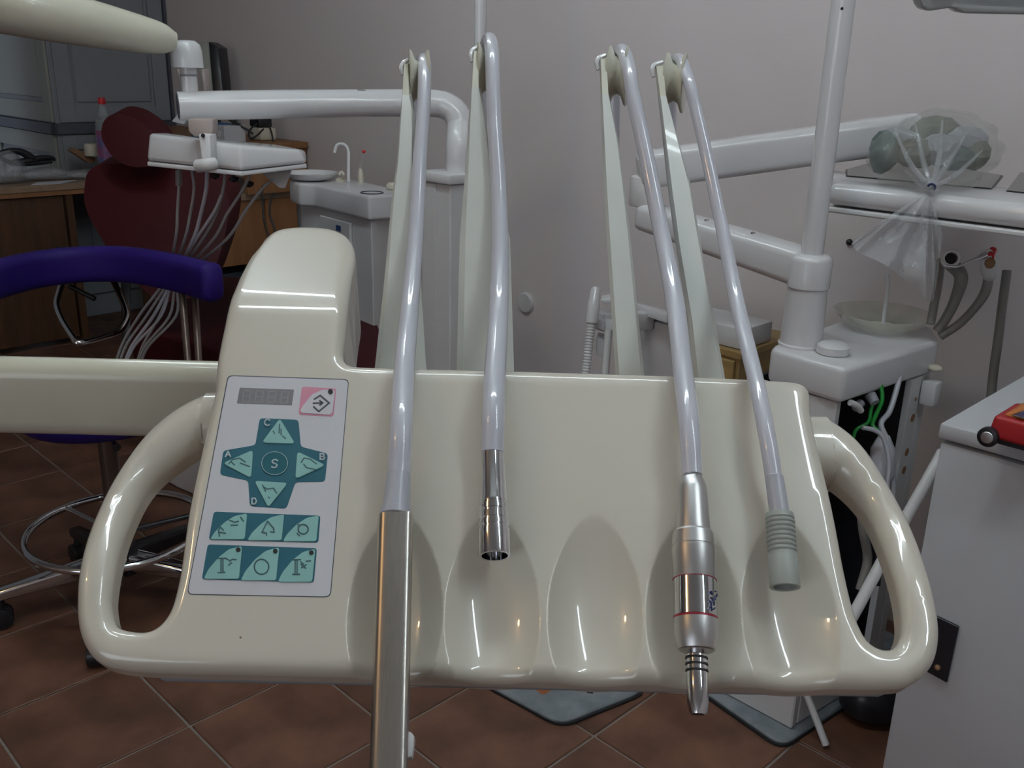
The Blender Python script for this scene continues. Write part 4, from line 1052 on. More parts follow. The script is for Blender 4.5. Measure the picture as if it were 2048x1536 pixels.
# ================================================================== CUSPIDOR AT THE LEFT (behind)
cu = thing('cuspidor_cabinet', 'white cuspidor cabinet with thin curved spout, left of the hose arms', 'cuspidor', drop_to(atD(700, 390, 3.0), 0))
pc_ = atD(737, 393, 2.9); s0c, t0c = st_of(pc_); zc2 = pc_[2]
plz = lambda x, y: atZ(x, y, zc2)
left_end = plz(628, 369); bk = plz(671, 350)
s_l, t_l = st_of(left_end)
deck = [pc_, drop_to(plz(628, 369), zc2), drop_to(plz(597, 367), zc2), plz(578, 360), plz(584, 352), plz(604, 349), plz(640, 348), plz(704, 358), plz(800, 379), W(s0c + .16, t0c + .02, zc2)]
obj('deck', prism_z(deck, zc2 - .075, zc2, .010, 3), white, cu)
inner = [W(s0c + .015, t0c - .008, 0), left_end + E2 * .02, plz(598, 362), plz(640, 352), plz(704, 361), plz(790, 382)]
obj('cabinet_body', prism_z(inner, 0.0, zc2 - .077, .006, 2), white2, cu, smooth=False)
fdir = (left_end - pc_); fdir /= np.linalg.norm(fdir); fn = np.cross(fdir, Z3); fn = fn if fn[1] < 0 else -fn
q0 = drop_to(pc_ + fdir * .03 + fn * -.016, 0)
Lw = np.linalg.norm(left_end - pc_) - .07
A_ = [q0 + fdir * a + Z3 * z for a, z in ((.10, .1), (.10 + Lw * .72, .1), (.10 + Lw * .72, zc2 - .10), (.10, zc2 - .10))]
obj('door', hull2(A_, [p + fn * .010 for p in A_], .002, 1), white2, cu, smooth=False)
pb_ = q0 + fdir * .17 + Z3 * (zc2 - .125) + fn * .0105
obj('badge', hull2([pb_ + fdir * a + Z3 * z for a, z in ((-.014, -.009), (.014, -.009), (.014, .009), (-.014, .009))], [pb_ + fdir * a + Z3 * z + fn * .002 for a, z in ((-.014, -.009), (.014, -.009), (.014, .009), (-.014, .009))], 0), bluel, cu, smooth=False)
bc = plz(622, 360)
obj('basin', lathe(bc + Z3 * .002, bc + Z3 * .026, [(0, .05), (.2, .075), (.85, .092), (1, .094), (1, .088), (.4, .07)], 32), white, cu)
sp0 = plz(697, 365); Dsp = dep(sp0)
obj('spout', tube([sp0, atD(697, 330, Dsp), atD(697, 305, Dsp), atD(692, 292, Dsp), atD(682, 288, Dsp), atD(673, 292, Dsp), atD(669, 306, Dsp)], pm(3.4, Dsp), 12, 6), white, cu)
sp1 = plz(687, 362)
obj('tap', tube([sp1, atD(687, 350, Dsp), atD(683, 344, Dsp), atD(678, 350, Dsp)], pm(3, Dsp), 10, 5), ivory, cu)
obj('tap_base', ball(plz(682, 362), .022, 2, (1, 1, .6)), ivory, cu)
sp2 = plz(722, 364)
mb = thing('mirror_holder', 'small white holder with a red-tipped stick on the left cuspidor', 'holder', sp2)
obj('holder_body', lathe(sp2, drop_to(sp2, atD(722, 336, Dsp)[2]), [(0, pm(6, Dsp)), (.6, pm(6, Dsp)), (.85, pm(4, Dsp)), (1, pm(3, Dsp))], 16), ivory, mb)
obj('stick', tube([atD(722, 338, Dsp), atD(727, 306, Dsp)], pm(1.1, Dsp), 6, 1), petm, mb)
obj('red_tip', ball(atD(727.5, 303, Dsp), pm(4, Dsp), 2, (1, 1, .9)), redb, mb)
obj('drain_ring', tube([plz(744, 386) + np.array([.035 * math.cos(a), .035 * math.sin(a), .001]) for a in np.linspace(0, 2 * math.pi, 17)[:-1]], .0022, 6, 1, closed=True), slate, cu)
obj('knob', lathe(plz(786, 379), plz(786, 379) + Z3 * .022, [(0, .018), (.2, .022), (.7, .022), (1, .016)], 20), ivory, cu)

# ================================================================== PURPLE STOOL
sc0 = atZ(225, 1057, .20); SX, SY = sc0[0] + .012, sc0[1]
stl = thing('operator_stool', 'purple operator stool with wrap-around backrest and chrome foot ring', 'stool', (SX, SY, 0))
S3 = lambda x, y, z: np.array([SX + x, SY + y, z])
# backrest: arc band
bmid = atD(205, 540, 2.30)
PB = [(-70, 580, 2.10), (0, 557, 2.24), (70, 540, 2.34), (160, 529, 2.40), (250, 529, 2.39), (330, 541, 2.33), (380, 553, 2.27), (412, 562, 2.21), (428, 566, 2.18)]
P = [atD(*q) for q in PB]
bm = bmesh.new(); rings = []
CT_ = catmull([np.array(p) for p in P], 4)
for i, p in enumerate(CT_):
    tdir = CT_[min(i + 1, len(CT_) - 1)] - CT_[max(i - 1, 0)]; tdir[2] = 0; tdir /= np.linalg.norm(tdir); sd = np.cross(tdir, Z3)
    e = min(1, (len(CT_) - 1 - i) / 1.6 + .80)
    hh, ww = .045 * e, .027 * e
    pl_ = round_poly([np.array(q) for q in ((-ww, -hh), (ww, -hh), (ww, hh), (-ww, hh))], .024, 4)
    rings.append([bm.verts.new(p + sd * q[0] + Z3 * q[1]) for q in pl_])
for A_, B_ in zip(rings, rings[1:]):
    for k in range(len(A_)): bm.faces.new((A_[k], A_[(k + 1) % len(A_)], B_[(k + 1) % len(A_)], B_[k]))
bm.faces.new(rings[0]); bm.faces.new(rings[-1])
obj('backrest', bm, purple, stl, angle=60)
for x0, x1 in ((362, 375), (388, 397)):
    a_ = atD(x0, 560, 2.31); b_ = atD(x1, 716, 2.22); c_ = S3(.20, -.02, .52)
    obj('backrest_post', tube([a_, b_, b_ + (b_ - a_) * .35, c_], [.0085, .0085, .0085, .0085], 10, 4), browntube, stl)
sz = 0.548
obj('seat', lathe(S3(0, 0, sz - .055), S3(0, 0, sz + .03), [(0, .14), (0.04, .178), (.3, .196), (.65, .194), (.9, .172), (1, .12)], 40), purple, stl, angle=60)
obj('gas_post', cyl(S3(0, 0, .10), S3(0, 0, sz - .05), .024, .021, 20), browntube, stl)
obj('post_sleeve', cyl(S3(0, 0, .08), S3(0, 0, .27), .034, .030, 20, .003), chrome, stl)
obj('lever', tube([S3(.0, -.02, sz - .07), S3(.06, -.10, sz - .075), S3(.08, -.13, sz - .078)], [.005, .005, .010], 8, 3), blackp, stl)
RRG = 0.207
obj('foot_ring', tube([S3(RRG * math.cos(a), RRG * math.sin(a), .20) for a in np.linspace(0, 2 * math.pi, 33)[:-1]], .0095, 12, 2, closed=True), chrome, stl)
for a in (0.5, 2.6, 4.7):
    obj('ring_spoke', tube([S3(.03 * math.cos(a), .03 * math.sin(a), .19), S3(RRG * math.cos(a), RRG * math.sin(a), .20)], .007, 10, 1), chrome if a > 1 else blackp, stl)
for k in range(5):
    a = math.radians(-152 + 72 * k); u_ = np.array([math.cos(a), math.sin(a), 0]); v_ = np.array([-math.sin(a), math.cos(a), 0]); b0 = S3(0, 0, 0)
    lg = obj('leg', hull2([b0 + u_ * .03 + v_ * .024 + Z3 * .14, b0 + u_ * .03 - v_ * .024 + Z3 * .14, b0 + u_ * .03 - v_ * .024 + Z3 * .095, b0 + u_ * .03 + v_ * .024 + Z3 * .095],
        [b0 + u_ * .29 + v_ * .016 + Z3 * .098, b0 + u_ * .29 - v_ * .016 + Z3 * .098, b0 + u_ * .29 - v_ * .016 + Z3 * .072, b0 + u_ * .29 + v_ * .016 + Z3 * .072], .007, 3), chrome if k in (0, 1, 2) else blackp, stl)
    w_ = b0 + u_ * .275
    cs_ = obj('caster', cyl(w_ + v_ * -.022 + Z3 * .027, w_ + v_ * .022 + Z3 * .027, .0265, n=20, bev=.004), blackp, stl)
    obj('caster_fork', cyl(w_ + Z3 * .045, w_ + Z3 * .078, .011, n=12), blackp, cs_)
obj('hub', cyl(S3(0, 0, .085), S3(0, 0, .155), .046, .040, 24, .005), blackp, stl)

# ================================================================== RIGHT DENTAL UNIT: cuspidor with column, arms and pole
ZD = 0.80
cr = thing('cuspidor_unit', 'white cuspidor unit with glass bowl, tall pole and open side full of tubes', 'cuspidor', drop_to(atZ(1683, 735, ZD), 0))
dz = lambda x, y: atZ(x, y, ZD)
C_ = dz(1690, 738); sC, tC = st_of(C_)
deck = [C_, dz(1880, 681), dz(1868, 655), dz(1800, 628), dz(1690, 636), dz(1548, 688), dz(1541, 696)]
obj('deck', prism_z(deck, ZD - .068, ZD, .011, 3), white, cr)
Pn = [W(sC + .012, tC - .012, 0), W(sC + .012, tC - .20, 0), W(sC + .30, tC - .20, 0), W(sC + .318, tC + .012, 0)]
obj('left_panel', prism_z([Pn[0], Pn[1], Pn[1] + E2 * .02, Pn[0] + E2 * .02], .012, ZD - .07, .003, 1), white2, cr, smooth=False)
obj('lower_box', prism_z([Pn[0] + E2 * .021, Pn[1] + E2 * .021, Pn[2], Pn[3] - E2 * .09], .012, .17, .004, 1), white2, cr, smooth=False)
obj('back_panel', prism_z([Pn[1] + E2 * .022, Pn[1] + E2 * .022 + E1 * .01, Pn[2] + E1 * .01, Pn[2]], .172, ZD - .07), dark, cr, smooth=False)
obj('rear_panel', prism_z([Pn[2], Pn[3] - E1 * .0, Pn[3] + E2 * .012, Pn[2] + E2 * .012], .02, ZD - .07), blackp, cr, smooth=False)
pR = drop_to(dz(1874, 684), 0); sR, tR = st_of(pR)
po = obj('frame_post', boxst(sR - .062, sR - .018, tR - .024, tR - .010, 0.012, ZD - .07, .001), white2, cr, smooth=False)
for k, zz in enumerate((.685, .645, .57, .53)):
    pos = W(sR - .034, tR - .0098, zz)
    obj('slot', lathe(pos - E1 * .001, pos + E1 * .001, [(0, .0085 if k else .004), (1, .0085 if k else .004)], 14), cork, po)
obj('frame_post', boxst(sR - .008, sR + .022, tR - .045, tR - .012, 0.012, ZD - .07, .002), white2, cr, smooth=False)
obj('post_gap', boxst(sR - .018, sR - .0085, tR - .04, tR - .03, 0.012, ZD - .07), dark, cr, smooth=False)
obj('side_block', boxst(sR - .022, sR + .012, tR - .009, tR + .022, .672, .722, .005), white2, cr)
obj('side_knob', ball(W(sR - .004, tR + .006, .748), .012, 2, (1.2, 1.2, .6)), ivory, cr)
def tubes(L, r, mt, name='inner_hose'):
    obj(name, tube([atD(*q) for q in L], r, 10, 6), mt, cr)
tubes([(1762, 770, 1.80), (1764, 800, 1.80), (1752, 830, 1.80), (1745, 850, 1.80), (1757, 862, 1.79)], .0042, greenw)
tubes([(1748, 795, 1.80), (1742, 820, 1.80), (1736, 845, 1.80), (1712, 860, 1.80), (1704, 890, 1.78)], .0036, greenw)
tubes([(1800, 752, 1.84), (1790, 790, 1.83), (1778, 825, 1.82), (1762, 850, 1.81), (1782, 900, 1.80), (1786, 980, 1.80), (1772, 1060, 1.80)], .0055, collar)
tubes([(1725, 855, 1.76), (1752, 862, 1.76), (1768, 880, 1.76), (1778, 930, 1.76), (1770, 1000, 1.76)], .0045, collar)
tubes([(1700, 805, 1.74), (1715, 812, 1.75), (1722, 822, 1.76)], .006, white2)
obj('valve', cyl(atD(1740, 790, 1.80), atD(1750, 806, 1.79), .011, .009, 14), undergrey, cr)
obj('valve', cyl(atD(1712, 816, 1.77), atD(1722, 806, 1.78), .009, .008, 14), greyp, cr)
obj('inner_bottle', lathe(atD(1762, 960, 1.80), atD(1768, 870, 1.80), [(0, .02), (.1, .024), (.7, .022), (1, .01)], 18), collar, cr)
tubes([(1722, 1010, 1.78), (1726, 1060, 1.78), (1735, 1120, 1.80), (1720, 1180, 1.80)], .009, hosed)
tubes([(1752, 1000, 1.82), (1758, 1080, 1.82), (1750, 1170, 1.82)], .010, blackp)
# column and swing arm
cb = dz(1601, 690); cb = drop_to(cb, ZD); Dcb = dep(cb)
zy = lambda y, x=1601: atD(x, y, Dcb)[2]
ztop = atD(1616, 508, dep(drop_to(cb, 1.0)))[2]; zmid = atD(1612, 575, dep(drop_to(cb, .95)))[2]
obj('column', lathe(drop_to(cb, ZD), drop_to(cb, zmid - .001), [(0, .043), (.04, .043), (.06, .040), (1, .037)], 32), white, cr)
obj('column_head', lathe(drop_to(cb, zmid), drop_to(cb, ztop), [(0, .040), (.8, .040), (.92, .037), (1, .030)], 32), white, cr)
obj('pole', cyl(drop_to(cb, ztop - .002), drop_to(cb, HC - .004), .0205, n=24), white, cr)
obj('pole_screw', ball(atD(1684, 17, dep(drop_to(cb, 1.4)) - .02), .003, 1), dark, cr)
zb1 = (zmid + ztop) / 2
e0 = drop_to(cb, zb1 + .003) - E1 * .01
e1_ = atD(1287, 430, 2.10)
obj('swing_arm', beam(e0, e1_, .070, .058, .070, .016, 4), white, cr, angle=60)
for x, y, D in ((1506, 466, 1.85), (1413, 440, 1.93)): obj('rivet', ball(atD(x, y, D - .005), .0035, 1, (1.5, 1.2, .8)), chrome, cr)
obj('elbow', cyl(e1_ + Z3 * .02, e1_ + Z3 * .085, .034, .034, 24, .004), white2, cr)
e2_ = e1_ + Z3 * .10
obj('upper_arm', beam(e2_ - np.array([.02, 0, .004]), atD(1838, 262, 2.02), .080, .080, .075, .018, 4), white, cr, angle=60)
obj('rivet', ball(atD(1313, 319, 2.07), .0035, 1, (1.5, 1.2, .8)), chrome, cr)
kn = dz(1665, 707)
obj('knob', lathe(kn, kn + Z3 * .022, [(0, .028), (.15, .031), (.7, .030), (.93, .024), (1, .015)], 28), white2, cr)
bw = dz(1762, 655)
obj('bowl', lathe(bw - Z3 * .004, bw + Z3 * .032, [(0, .055), (.3, .075), (1, .100), (1.03, .101), (1.03, .097), (.5, .08), (.12, .05)], 40), basing, cr)
obj('bowl_drain', cyl(bw, bw + Z3 * .006, .03, n=20), ivory, cr)
w0_ = dz(1767, 663)
obj('water_spout', tube([w0_, atD(1768, 635, dep(w0_)), atD(1773, 600, dep(w0_)), atD(1776, 570, dep(w0_)), atD(1774, 548, dep(w0_))], .004, 12, 5), white, cr)
tubes([(1882, 520, 1.90), (1876, 570, 1.88), (1868, 610, 1.87), (1861, 648, 1.87)], .0085, hosed, 'hose')
tubes([(2014, 541, 1.86), (2006, 600, 1.86), (1996, 680, 1.86), (1986, 752, 1.88), (1978, 840, 1.90)], .0088, hosed, 'hose')
su = thing('suction_handpiece', 'grey suction hose end with open round mouth hanging right of the clear bag tail', 'suction handpiece', atD(1904, 517, 1.82))
m0 = atD(1903, 516, 1.80); m1 = m0 + np.array([.022, .06, -.018])
obj('mouth', lathe(m0, m1, [(.5, .010), (0.02, .0115), (0, .015), (.05, .017), (.6, .016), (1, .012)], 24, None, True, True), white2, su)
obj('mouth_bore', cyl(m0 + (m1 - m0) * .25, m0 + (m1 - m0) * .3, .0105, n=20), dark, su)
obj('hose', tube([m1, atD(1922, 552, 1.84), atD(1910, 600, 1.86), atD(1890, 640, 1.87), atD(1874, 662, 1.88)], [.013, .013, .0105, .0095, .0095], 14, 6), hosed, su)
sy = thing('spray_syringe', 'small syringe with thin chrome tip and red button hung right of the suction hose', 'syringe', atD(1975, 530, 1.80))
obj('grip', tube([atD(1972, 508, 1.78), atD(1978, 525, 1.80), atD(1980, 545, 1.82), atD(1977, 556, 1.83)], [.012, .017, .016, .010], 16, 5), white2, sy)
obj('button', cyl(atD(1980, 514, 1.775), atD(1986, 500, 1.79), .007, n=12), redb, sy)
obj('trigger', ball(atD(1980, 526, 1.775), .010, 2, (1, .8, 1.1)), cork, sy)
obj('tip', tube([atD(1966, 513, 1.77), atD(1940, 522, 1.76), atD(1914, 533, 1.75), atD(1890, 531, 1.75)], [.0045, .0026, .0026, .0028], 10, 4), chrome, sy)
obj('tip_collar', cyl(atD(1970, 510, 1.775), atD(1960, 515, 1.77), .006, n=12), chrome, sy)
obj('hose', tube([atD(1978, 552, 1.83), atD(1970, 585, 1.84), atD(1950, 615, 1.86), (atD(1918, 648, 1.87)), atD(1880, 673, 1.88)], [.009, .0095, .0085, .0085, .0085], 14, 6), hosed, sy)

# white instrument head with dark glass windows
fs = 1.75; pf_ = on_face('s', fs)
zt1 = pf_(1655, 366)[2]; zb0_ = pf_(1652, 410)[2]; zb1_ = pf_(1650, 424)[2]
tl = st_of(pf_(1652, 380))[1]
ih = thing('console', 'large white instrument console with dark glass windows on top, right of the pole', 'console', W(fs + .1, tl + .2, zb1_))
pk = atZ(1692, 322, zt1); sk, tk = st_of(pk)
plan = [W(fs, tl, 0), W(fs, tl + .62, 0), W(fs + .26, tl + .62, 0), W(min(sk, fs + .26), tk + .06, 0), W(fs + .10, tl - .02, 0)]
obj('head_shell', prism_z(plan, zb0_, zt1, .018, 4), white, ih, angle=60)
obj('head_base', prism_z([p + (np.mean(plan, 0) - p) * .012 for p in plan], zb1_, zb0_ - .003, .003, 1), white2, ih)
gz = lambda x, y: atZ(x, y, zt1)
for k, px in enumerate((((1691, 340), (1738, 327), (1880, 331), (2006, 352), (1984, 379), (1692, 353)), ((2040, 346), (2090, 352), (2090, 392), (2012, 383)))):
    P = [gz(*q) for q in px]
    obj('window_seal', hull2([p + Z3 * .0012 for p in P], [p - Z3 * .003 for p in P]), blackp, ih, smooth=False)
    ctr = np.mean(P, 0); P2 = [p + (ctr - p) / np.linalg.norm(ctr - p) * .004 for p in P]
    obj('glass', hull2([p + Z3 * .0022 for p in P2], [p for p in P2]), glassd, ih, smooth=False)
# arm carrying the head
obj('head_stem', cyl(W(fs + .20, tl + .30, zb1_ - .02), W(fs + .20, tl + .30, zb0_), .03, n=20), white2, ih)
# clear bag on the head
bagc = atD(1862, 305, 1.80)
bg = thing('knotted_bag', 'knotted clear plastic bag with grey-green contents resting on the white instrument head', 'bag', drop_to(bagc, zt1))
def crumple(c, R_, seed, amp, sub, squash=None):
    bm = ball((0, 0, 0), 1, sub); rs = np.random.RandomState(seed); K = rs.normal(0, 1, (14, 3)) * rs.uniform(1.2, 5, (14, 1)); ph = rs.uniform(0, 6, 14)
    for v in bm.verts:
        q = np.array(v.co); f = 1 + amp * sum(abs(math.sin(k @ q + a)) * (2.2 / np.linalg.norm(k)) for k, a in zip(K, ph)) / 14 - amp * .4
        p = c + np.array([q[0] * R_[0] * f, q[1] * R_[1] * f, q[2] * R_[2] * f])
        if squash is not None: p[2] = max(p[2], squash)
        v.co = Vector(p)
    return bm
bm = crumple(bagc, (.122, .088, .072), 11, 1.0, 5, zt1 + .003)
kn_ = atD(1862, 376, 1.70)
for v in bm.verts:      # draw the underside front towards the knot
    q = np.array(v.co); w_ = max(0, 1 - np.linalg.norm(q - (bagc + np.array([0, -.075, -.04]))) / .085)
    v.co = Vector(q * (1 - w_ * .75) + kn_ * w_ * .75)
obj('bag_film', bm, bagm, bg, angle=70)
for k, (x, y, D, rx, rz, mt) in enumerate(((1798, 285, 1.82, .046, .034, undergrey), (1866, 276, 1.84, .050, .040, bagc1), (1928, 290, 1.82, .044, .034, undergrey), (1835, 308, 1.79, .045, .03, bagc1), (1900, 318, 1.78, .040, .024, bagc2), (1768, 300, 1.80, .020, .036, bagc2), (1950, 312, 1.80, .026, .028, bagc1), (1880, 300, 1.77, .034, .03, undergrey))):
    c_ = atD(x, y, D); obj('packet', crumple(c_, (rx, .036, rz), 40 + k, 1.5, 2, zt1 + .004), mt, bg, smooth=False)
fold = []
for a, (x1, y1) in enumerate(((1790, 262), (1830, 245), (1885, 240), (1935, 262), (1965, 300), (1810, 340))):
    obj('fold', tube([kn_, atD((1862 + x1) / 2 + 4 * (a % 3 - 1), (372 + y1) / 2 + 12, 1.722), atD(x1, y1, 1.765)], [.004, .005, .0015], 6, 5), bagt, bg)
obj('knot', crumple(kn_, (.012, .012, .014), 5, .6, 3), bagt, bg)
obj('tie', tube([atD(1856, 372, 1.685), atD(1862, 368, 1.68), atD(1870, 372, 1.685), atD(1868, 380, 1.69)], .0022, 8, 5), navy, bg)
# tail: pleated fan of film
bm = bmesh.new(); NU, NV = 46, 26; grid = []
ed = catmull([np.array(p, float) for p in ((1703, 487, 0), (1718, 505, 0), (1770, 530, 0), (1830, 575, 0), (1862, 603, 0), (1874, 560, 0), (1885, 470, 0))], 8)
for i in range(NV + 1):
    v = i / NV; row = []
    for j in range(NU + 1):
        u_ = j / NU; e = ed[min(int(u_ * (len(ed) - 1)), len(ed) - 1)]
        x = 1858 + (e[0] - 1858) * v ** .85; y = 384 + (e[1] - 384) * v
        D = 1.695 + .014 * v * math.sin(u_ * 31) + .008 * v * math.sin(u_ * 57 + 3 * v) + .012 * math.sin(v * 9 + u_ * 7) * v
        row.append(bm.verts.new(atD(x, y, D)))
    grid.append(row)
for i in range(NV):
    for j in range(NU): bm.faces.new((grid[i][j], grid[i][j + 1], grid[i + 1][j + 1], grid[i + 1][j]))
obj('tail', bm, bagt, bg, angle=70, recalc=False)

# painted steel base plates on the floor
def plate(name, corner, l, r_, th, mt, label, la_=.62, lb_=.55):
    c = atZ(*corner, th); a = atZ(*l, th); b = atZ(*r_, th)
    da = (a - c) / np.linalg.norm(a - c); db = (b - c) / np.linalg.norm(b - c)
    P = round_poly([c, c + da * la_, c + da * la_ + db * lb_, c + db * lb_], [.035, .05, .05, .05], 4)
    o = thing(name, label, 'base plate', drop_to(c + (da + db) * .2, 0))
    ob = obj('plate', prism_z(P, .0005, th, .003, 1), mt, o)
    ctr = np.mean(P, 0); P2 = [p + (p - ctr) / np.linalg.norm(p - ctr) * .006 for p in P]
    obj('rubber_edge', prism_z(P2, .0003, th * .45), black, o)
    return o, c, da, db
pl1, c1, da1, db1 = plate('base_plate', (1120, 1446), (985, 1373), (1290, 1379), .012, iron, 'grey steel base plate with a rust patch on the floor below the tray', .62, .24)
P = [atZ(x, y, .0124) for x, y in ((1064, 1374), (1108, 1374), (1098, 1384), (1085, 1389), (1076, 1383))]
obj('rust', hull2([p for p in P], [p - Z3 * .001 for p in P]), ironr, pl1, smooth=False)
obj('bolt_hole', cyl(atZ(1180, 1386, .0115), atZ(1180, 1386, .0126), .007, n=14), dark, pl1)
pl2, c2, da2, db2 = plate('base_plate', (1565, 1490), (1425, 1392), (1722, 1388), .012, iron, 'grey steel base plate under the right cuspidor unit', .25, .55)
# leaning white rods
rd0 = atZ(1652, 1490, .008)
single('white_rod', tube([rd0, atD(1613, 1388, dep(rd0) + .02), atD(1570, 1280, dep(rd0) + .05)], .0075, 10, 2), white2, 'thin white rod leaning to the floor below the right end of the tray', 'rod')
single('white_strut', tube([atD(1690, 1258, 1.55), atD(1715, 1215, 1.55), atD(1790, 1075, 1.55), atD(1866, 940, 1.56), atD(1885, 905, 1.57)], .0095, 12, 2), white2, 'white tube slanting up behind the right tray handle towards the cabinet', 'tube')
bm = crumple(atZ(1745, 1395, .05), (.06, .05, .05), 31, .7, 4, .001)
single('black_bag', bm, blackp, 'crumpled black plastic bag on the floor beside the right cabinet', 'bag', angle=40)

# ================================================================== MIDDLE UNIT: suction holder, box, side table
Ds = 2.5
ms = thing('suction_stand', 'white stand with suction tips on a bracket between the hose arms', 'suction stand', drop_to(atD(1300, 700, 2.6), 0))
bq = atD(1335, 640, 2.58); sq, tq = st_of(bq); zq = bq[2]
obj('stand_body', boxst(sq, sq + .12, tq - .14, tq + .06, 0, zq - .012, .008), white2, ms)
tp = [atD(1270, 606, 2.64), atD(1300, 616, 2.58), atD(1334, 628, 2.50), atD(1334, 648, 2.50), atD(1270, 628, 2.64)]
obj('top_arm', hull2([atD(1262, 604, 2.66), atD(1334, 629, 2.50), atD(1334, 647, 2.50), atD(1262, 624, 2.66)], [atD(1262, 600, 2.74), atD(1356, 626, 2.58), atD(1356, 642, 2.58), atD(1262, 620, 2.74)], .004), white, ms)
obj('rail', beam(atD(1196, 642, 2.52), atD(1300, 640, 2.62), .05, .05, .04, .006), white2, ms)
for px in (((1184, 634), (1210, 642), (1210, 663), (1184, 652)), ((1210, 640), (1228, 646), (1228, 670), (1210, 664)), ((1200, 600), (1226, 596), (1226, 606), (1208, 610)), ((1192, 676), (1216, 682), (1216, 716), (1192, 710))):
    P = [atD(x, y, 2.49) for x, y in px]; obj('bracket', hull2(P, [p + np.array([.01, .06, 0]) for p in P], .003), white2, ms)
st_h = thing('suction_handpiece', 'white suction tube with corrugated hose hung left of the third hose arm', 'suction handpiece', atD(1187, 610, 2.46))
obj('tip', lathe(atD(1183, 646, 2.46), atD(1192, 574, 2.46), [(0, pm(12, 2.46)), (.55, pm(12.5, 2.46)), (.6, pm(11, 2.46)), (.92, pm(10, 2.46)), (1, pm(7, 2.46))], 20), white, st_h)
A = atD(1183, 646, 2.46); B = atD(1168, 775, 2.46); pr = []
for k in range(22): pr += [(k / 22, pm(9.2, 2.46)), ((k + .35) / 22, pm(9.2, 2.46)), ((k + .5) / 22, pm(7.8, 2.46)), ((k + .85) / 22, pm(7.8, 2.46))]
obj('corrugated_hose', lathe(A, B, pr, 16), white2, st_h, angle=20)
single('thin_hose', tube([atD(1217, 660, 2.47), atD(1214, 700, 2.47), atD(1208, 775, 2.47)], pm(8, 2.47), 14, 4), white2, 'smooth white hose beside the corrugated suction hose', 'hose')
stb = thing('side_cabinet', 'brown wooden drawer cabinet behind the fourth hose arm', 'cabinet', drop_to(atD(1480, 710, 2.38), 0))
cw = atD(1482, 704, 2.38); sw_, tw_ = st_of(cw); zw = cw[2]
obj('cabinet_body', boxst(sw_, sw_ + .26, tw_ - .20, tw_, 0, zw - .02, .003), drawerw, stb, smooth=False)
obj('cabinet_top', boxst(sw_ - .008, sw_ + .262, tw_ - .205, tw_ + .006, zw - .019, zw, .003), drawerw, stb, smooth=False)
for k in range(3): 
    d_ = obj('drawer', boxst(sw_ - .012, sw_ - .001, tw_ - .19, tw_ - .01, zw - .18 - .17 * k, zw - .025 - .17 * k, .003), drawerw, stb, smooth=False)
    obj('handle', beam(W(sw_ - .022, tw_ - .15, zw - .10 - .17 * k), W(sw_ - .022, tw_ - .06, zw - .10 - .17 * k), .012, .012, .02, .003), blackp, d_)
single('white_case', boxst(sw_ + .01, sw_ + .15, tw_ - .19, tw_ - .004, zw + .0005, zw + pm(44, 2.38), .006), white2, 'low white case lying on the brown wooden drawer cabinet', 'case')
# cover plate on the long wall
cvp = atS(1053, 605, SW / R2)
single('wall_cover', lathe(cvp - E2 * .012, cvp - E2 * .0005, [(0, .033), (.3, .037), (1, .038)], 32), white2, 'round cream cover plate on the wall between the second and third hose arms', 'cover plate')
cvp = atS(1700, 484, SW / R2)
single('wall_plug', ball(cvp - E2 * .004, .009, 2), blackp, 'tiny black plug on the wall left of the clear bag tail', 'plug')

# ================================================================== RIGHT CABINET AND TOY CAR
rc = thing('white_cabinet', 'plain white cabinet at the right edge with a black plate on its side', 'cabinet', W(1.7, -.1, 0))
q = atZ(1885, 847, .80); s0, t0 = st_of(q); s0 = 1.425
obj('cabinet_top', boxst(s0 - .004, 2.36, t0 - .004, t0 + .9, .775, .80, .005), cabw, rc)
obj('cabinet_body', boxst(s0, 2.36, t0, t0 + .9, .01, .770, .006), cabw, rc)
pfs = on_face('s', s0 - .006)
P = [pfs(x, y) for x, y in ((1862, 1228), (1917, 1254), (1893, 1366), (1846, 1340))]
obj('latch_plate', hull2(P, [p + E2 * .005 for p in P], .001, 1), blackp, rc, smooth=False)
obj('latch_screw', ball(pfs(1876, 1334) - E2 * .002, .005, 2), cork, rc)
cz = .8005
wq = atZ(1972, 893, cz); sW, tW = st_of(wq)
car = thing('toy_car', 'red toy car with dark windows standing on the front edge of the white cabinet', 'toy car', W(sW + .05, tW + .1, cz))
rw = .0145
ws_, wl_ = .10, .17
t0c_ = tW - .004
obj('car_body', hull2([W(sW + .004, t0c_, cz + .012), W(sW + .004, t0c_ + .24, cz + .012), W(sW + ws_, t0c_ + .24, cz + .012), W(sW + ws_, t0c_, cz + .012)],
    [W(sW + .008, t0c_ + .004, cz + .046), W(sW + .008, t0c_ + .24, cz + .046), W(sW + ws_ - .004, t0c_ + .24, cz + .046), W(sW + ws_ - .004, t0c_ + .004, cz + .046)], .006, 3), red, car)
obj('chassis', boxst(sW + .008, sW + ws_ - .006, t0c_ + .012, t0c_ + .23, cz + .006, cz + .014), blackp, car)
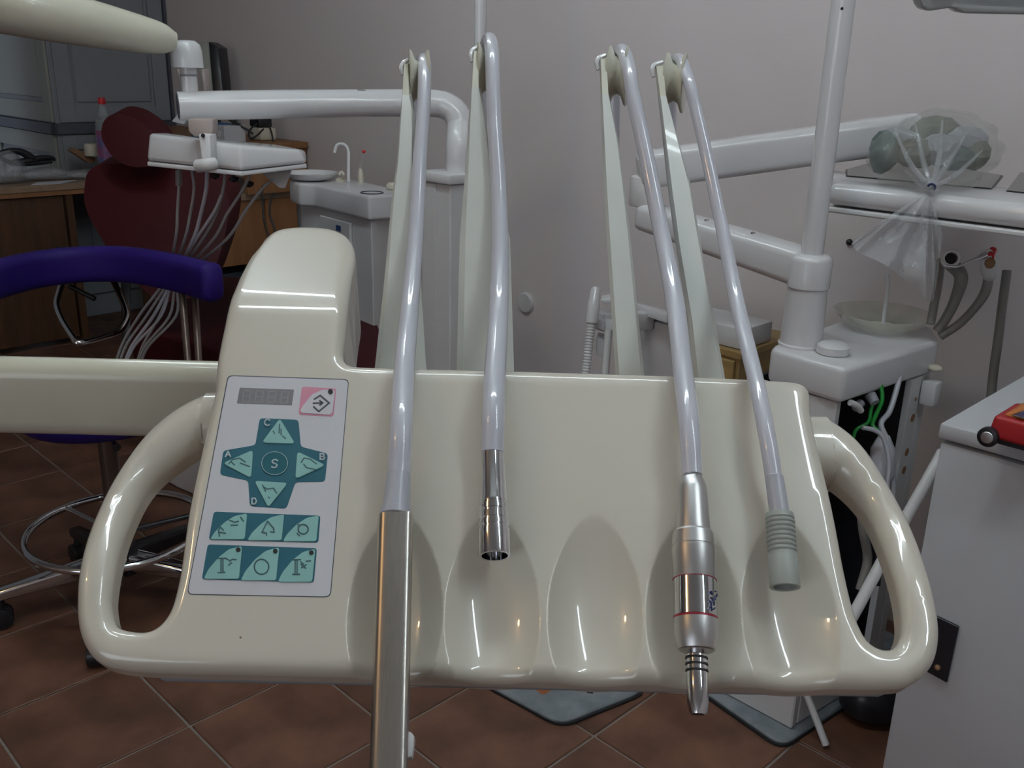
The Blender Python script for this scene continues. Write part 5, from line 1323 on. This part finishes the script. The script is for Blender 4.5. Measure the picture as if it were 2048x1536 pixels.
obj('cabin', hull2([W(sW + .016, t0c_ + .012, cz + .0455), W(sW + .016, t0c_ + .20, cz + .0455), W(sW + ws_ - .012, t0c_ + .20, cz + .0455), W(sW + ws_ - .012, t0c_ + .012, cz + .0455)],
    [W(sW + .026, t0c_ + .035, cz + .066), W(sW + .026, t0c_ + .17, cz + .066), W(sW + ws_ - .022, t0c_ + .17, cz + .066), W(sW + ws_ - .022, t0c_ + .035, cz + .066)], .004, 2), orange, car)
def cface(pts): return [W(*p) for p in pts]
P = cface([(sW + .0165, t0c_ + .026, cz + .050), (sW + .0165, t0c_ + .19, cz + .050), (sW + .0235, t0c_ + .168, cz + .0635), (sW + .0235, t0c_ + .044, cz + .0635)])
obj('side_window', hull2([p - E2 * .0022 for p in P], P, .0008, 1), navy, car, smooth=False)
obj('window_frame', tube([p - E2 * .002 for p in P], .0013, 6, 1, closed=True), chrome, car)
for ss in (sW, sW + ws_ - .006):
    for tt in (tW, tW + .17):
        w0 = W(ss, tt, cz + rw)
        wh = obj('wheel', cyl(w0 - E2 * .004, w0 + E2 * .008, rw, n=24, bev=.002), blackp, car)
        obj('hub', lathe(w0 - E2 * .0055, w0 - E2 * .003, [(0, .003), (.2, .008), (1, .0098)], 18), satin, wh)

# operating lamp at the top right edge
ol = thing('operating_lamp', 'edge of an operating lamp with clear shield at the top right corner', 'lamp', atD(1950, -30, 0.80))
P = [atD(x, y, 0.80) for x, y in ((1836, -90), (1839, -10), (1845, 12), (1856, 23), (1910, 15), (1925, 27), (2060, 30), (2200, 10), (2200, -90))]
obj('shield', slab(P, .022, (0, 1, .1), .004, 3), lampglass, ol)
P = [atD(x, y, 0.82) for x, y in ((1916, -90), (1912, 12), (2060, 14), (2200, 0), (2200, -90))]
obj('lamp_body', slab(P, .06, (0, 1, .1), .006, 3), greyp, ol)
obj('reflector', ball(atD(1888, -4, 0.82), pm(26, 0.82), 3, (1, .5, .55)), lampreflect, ol)
obj('lamp_stem', tube([atD(2120, -60, 0.86), atD(2140, -160, 0.87), np.array([0.50, 0.62, 1.9]), np.array([0.50, 0.60, HC - .002])], .014, 12, 4), white, ol)
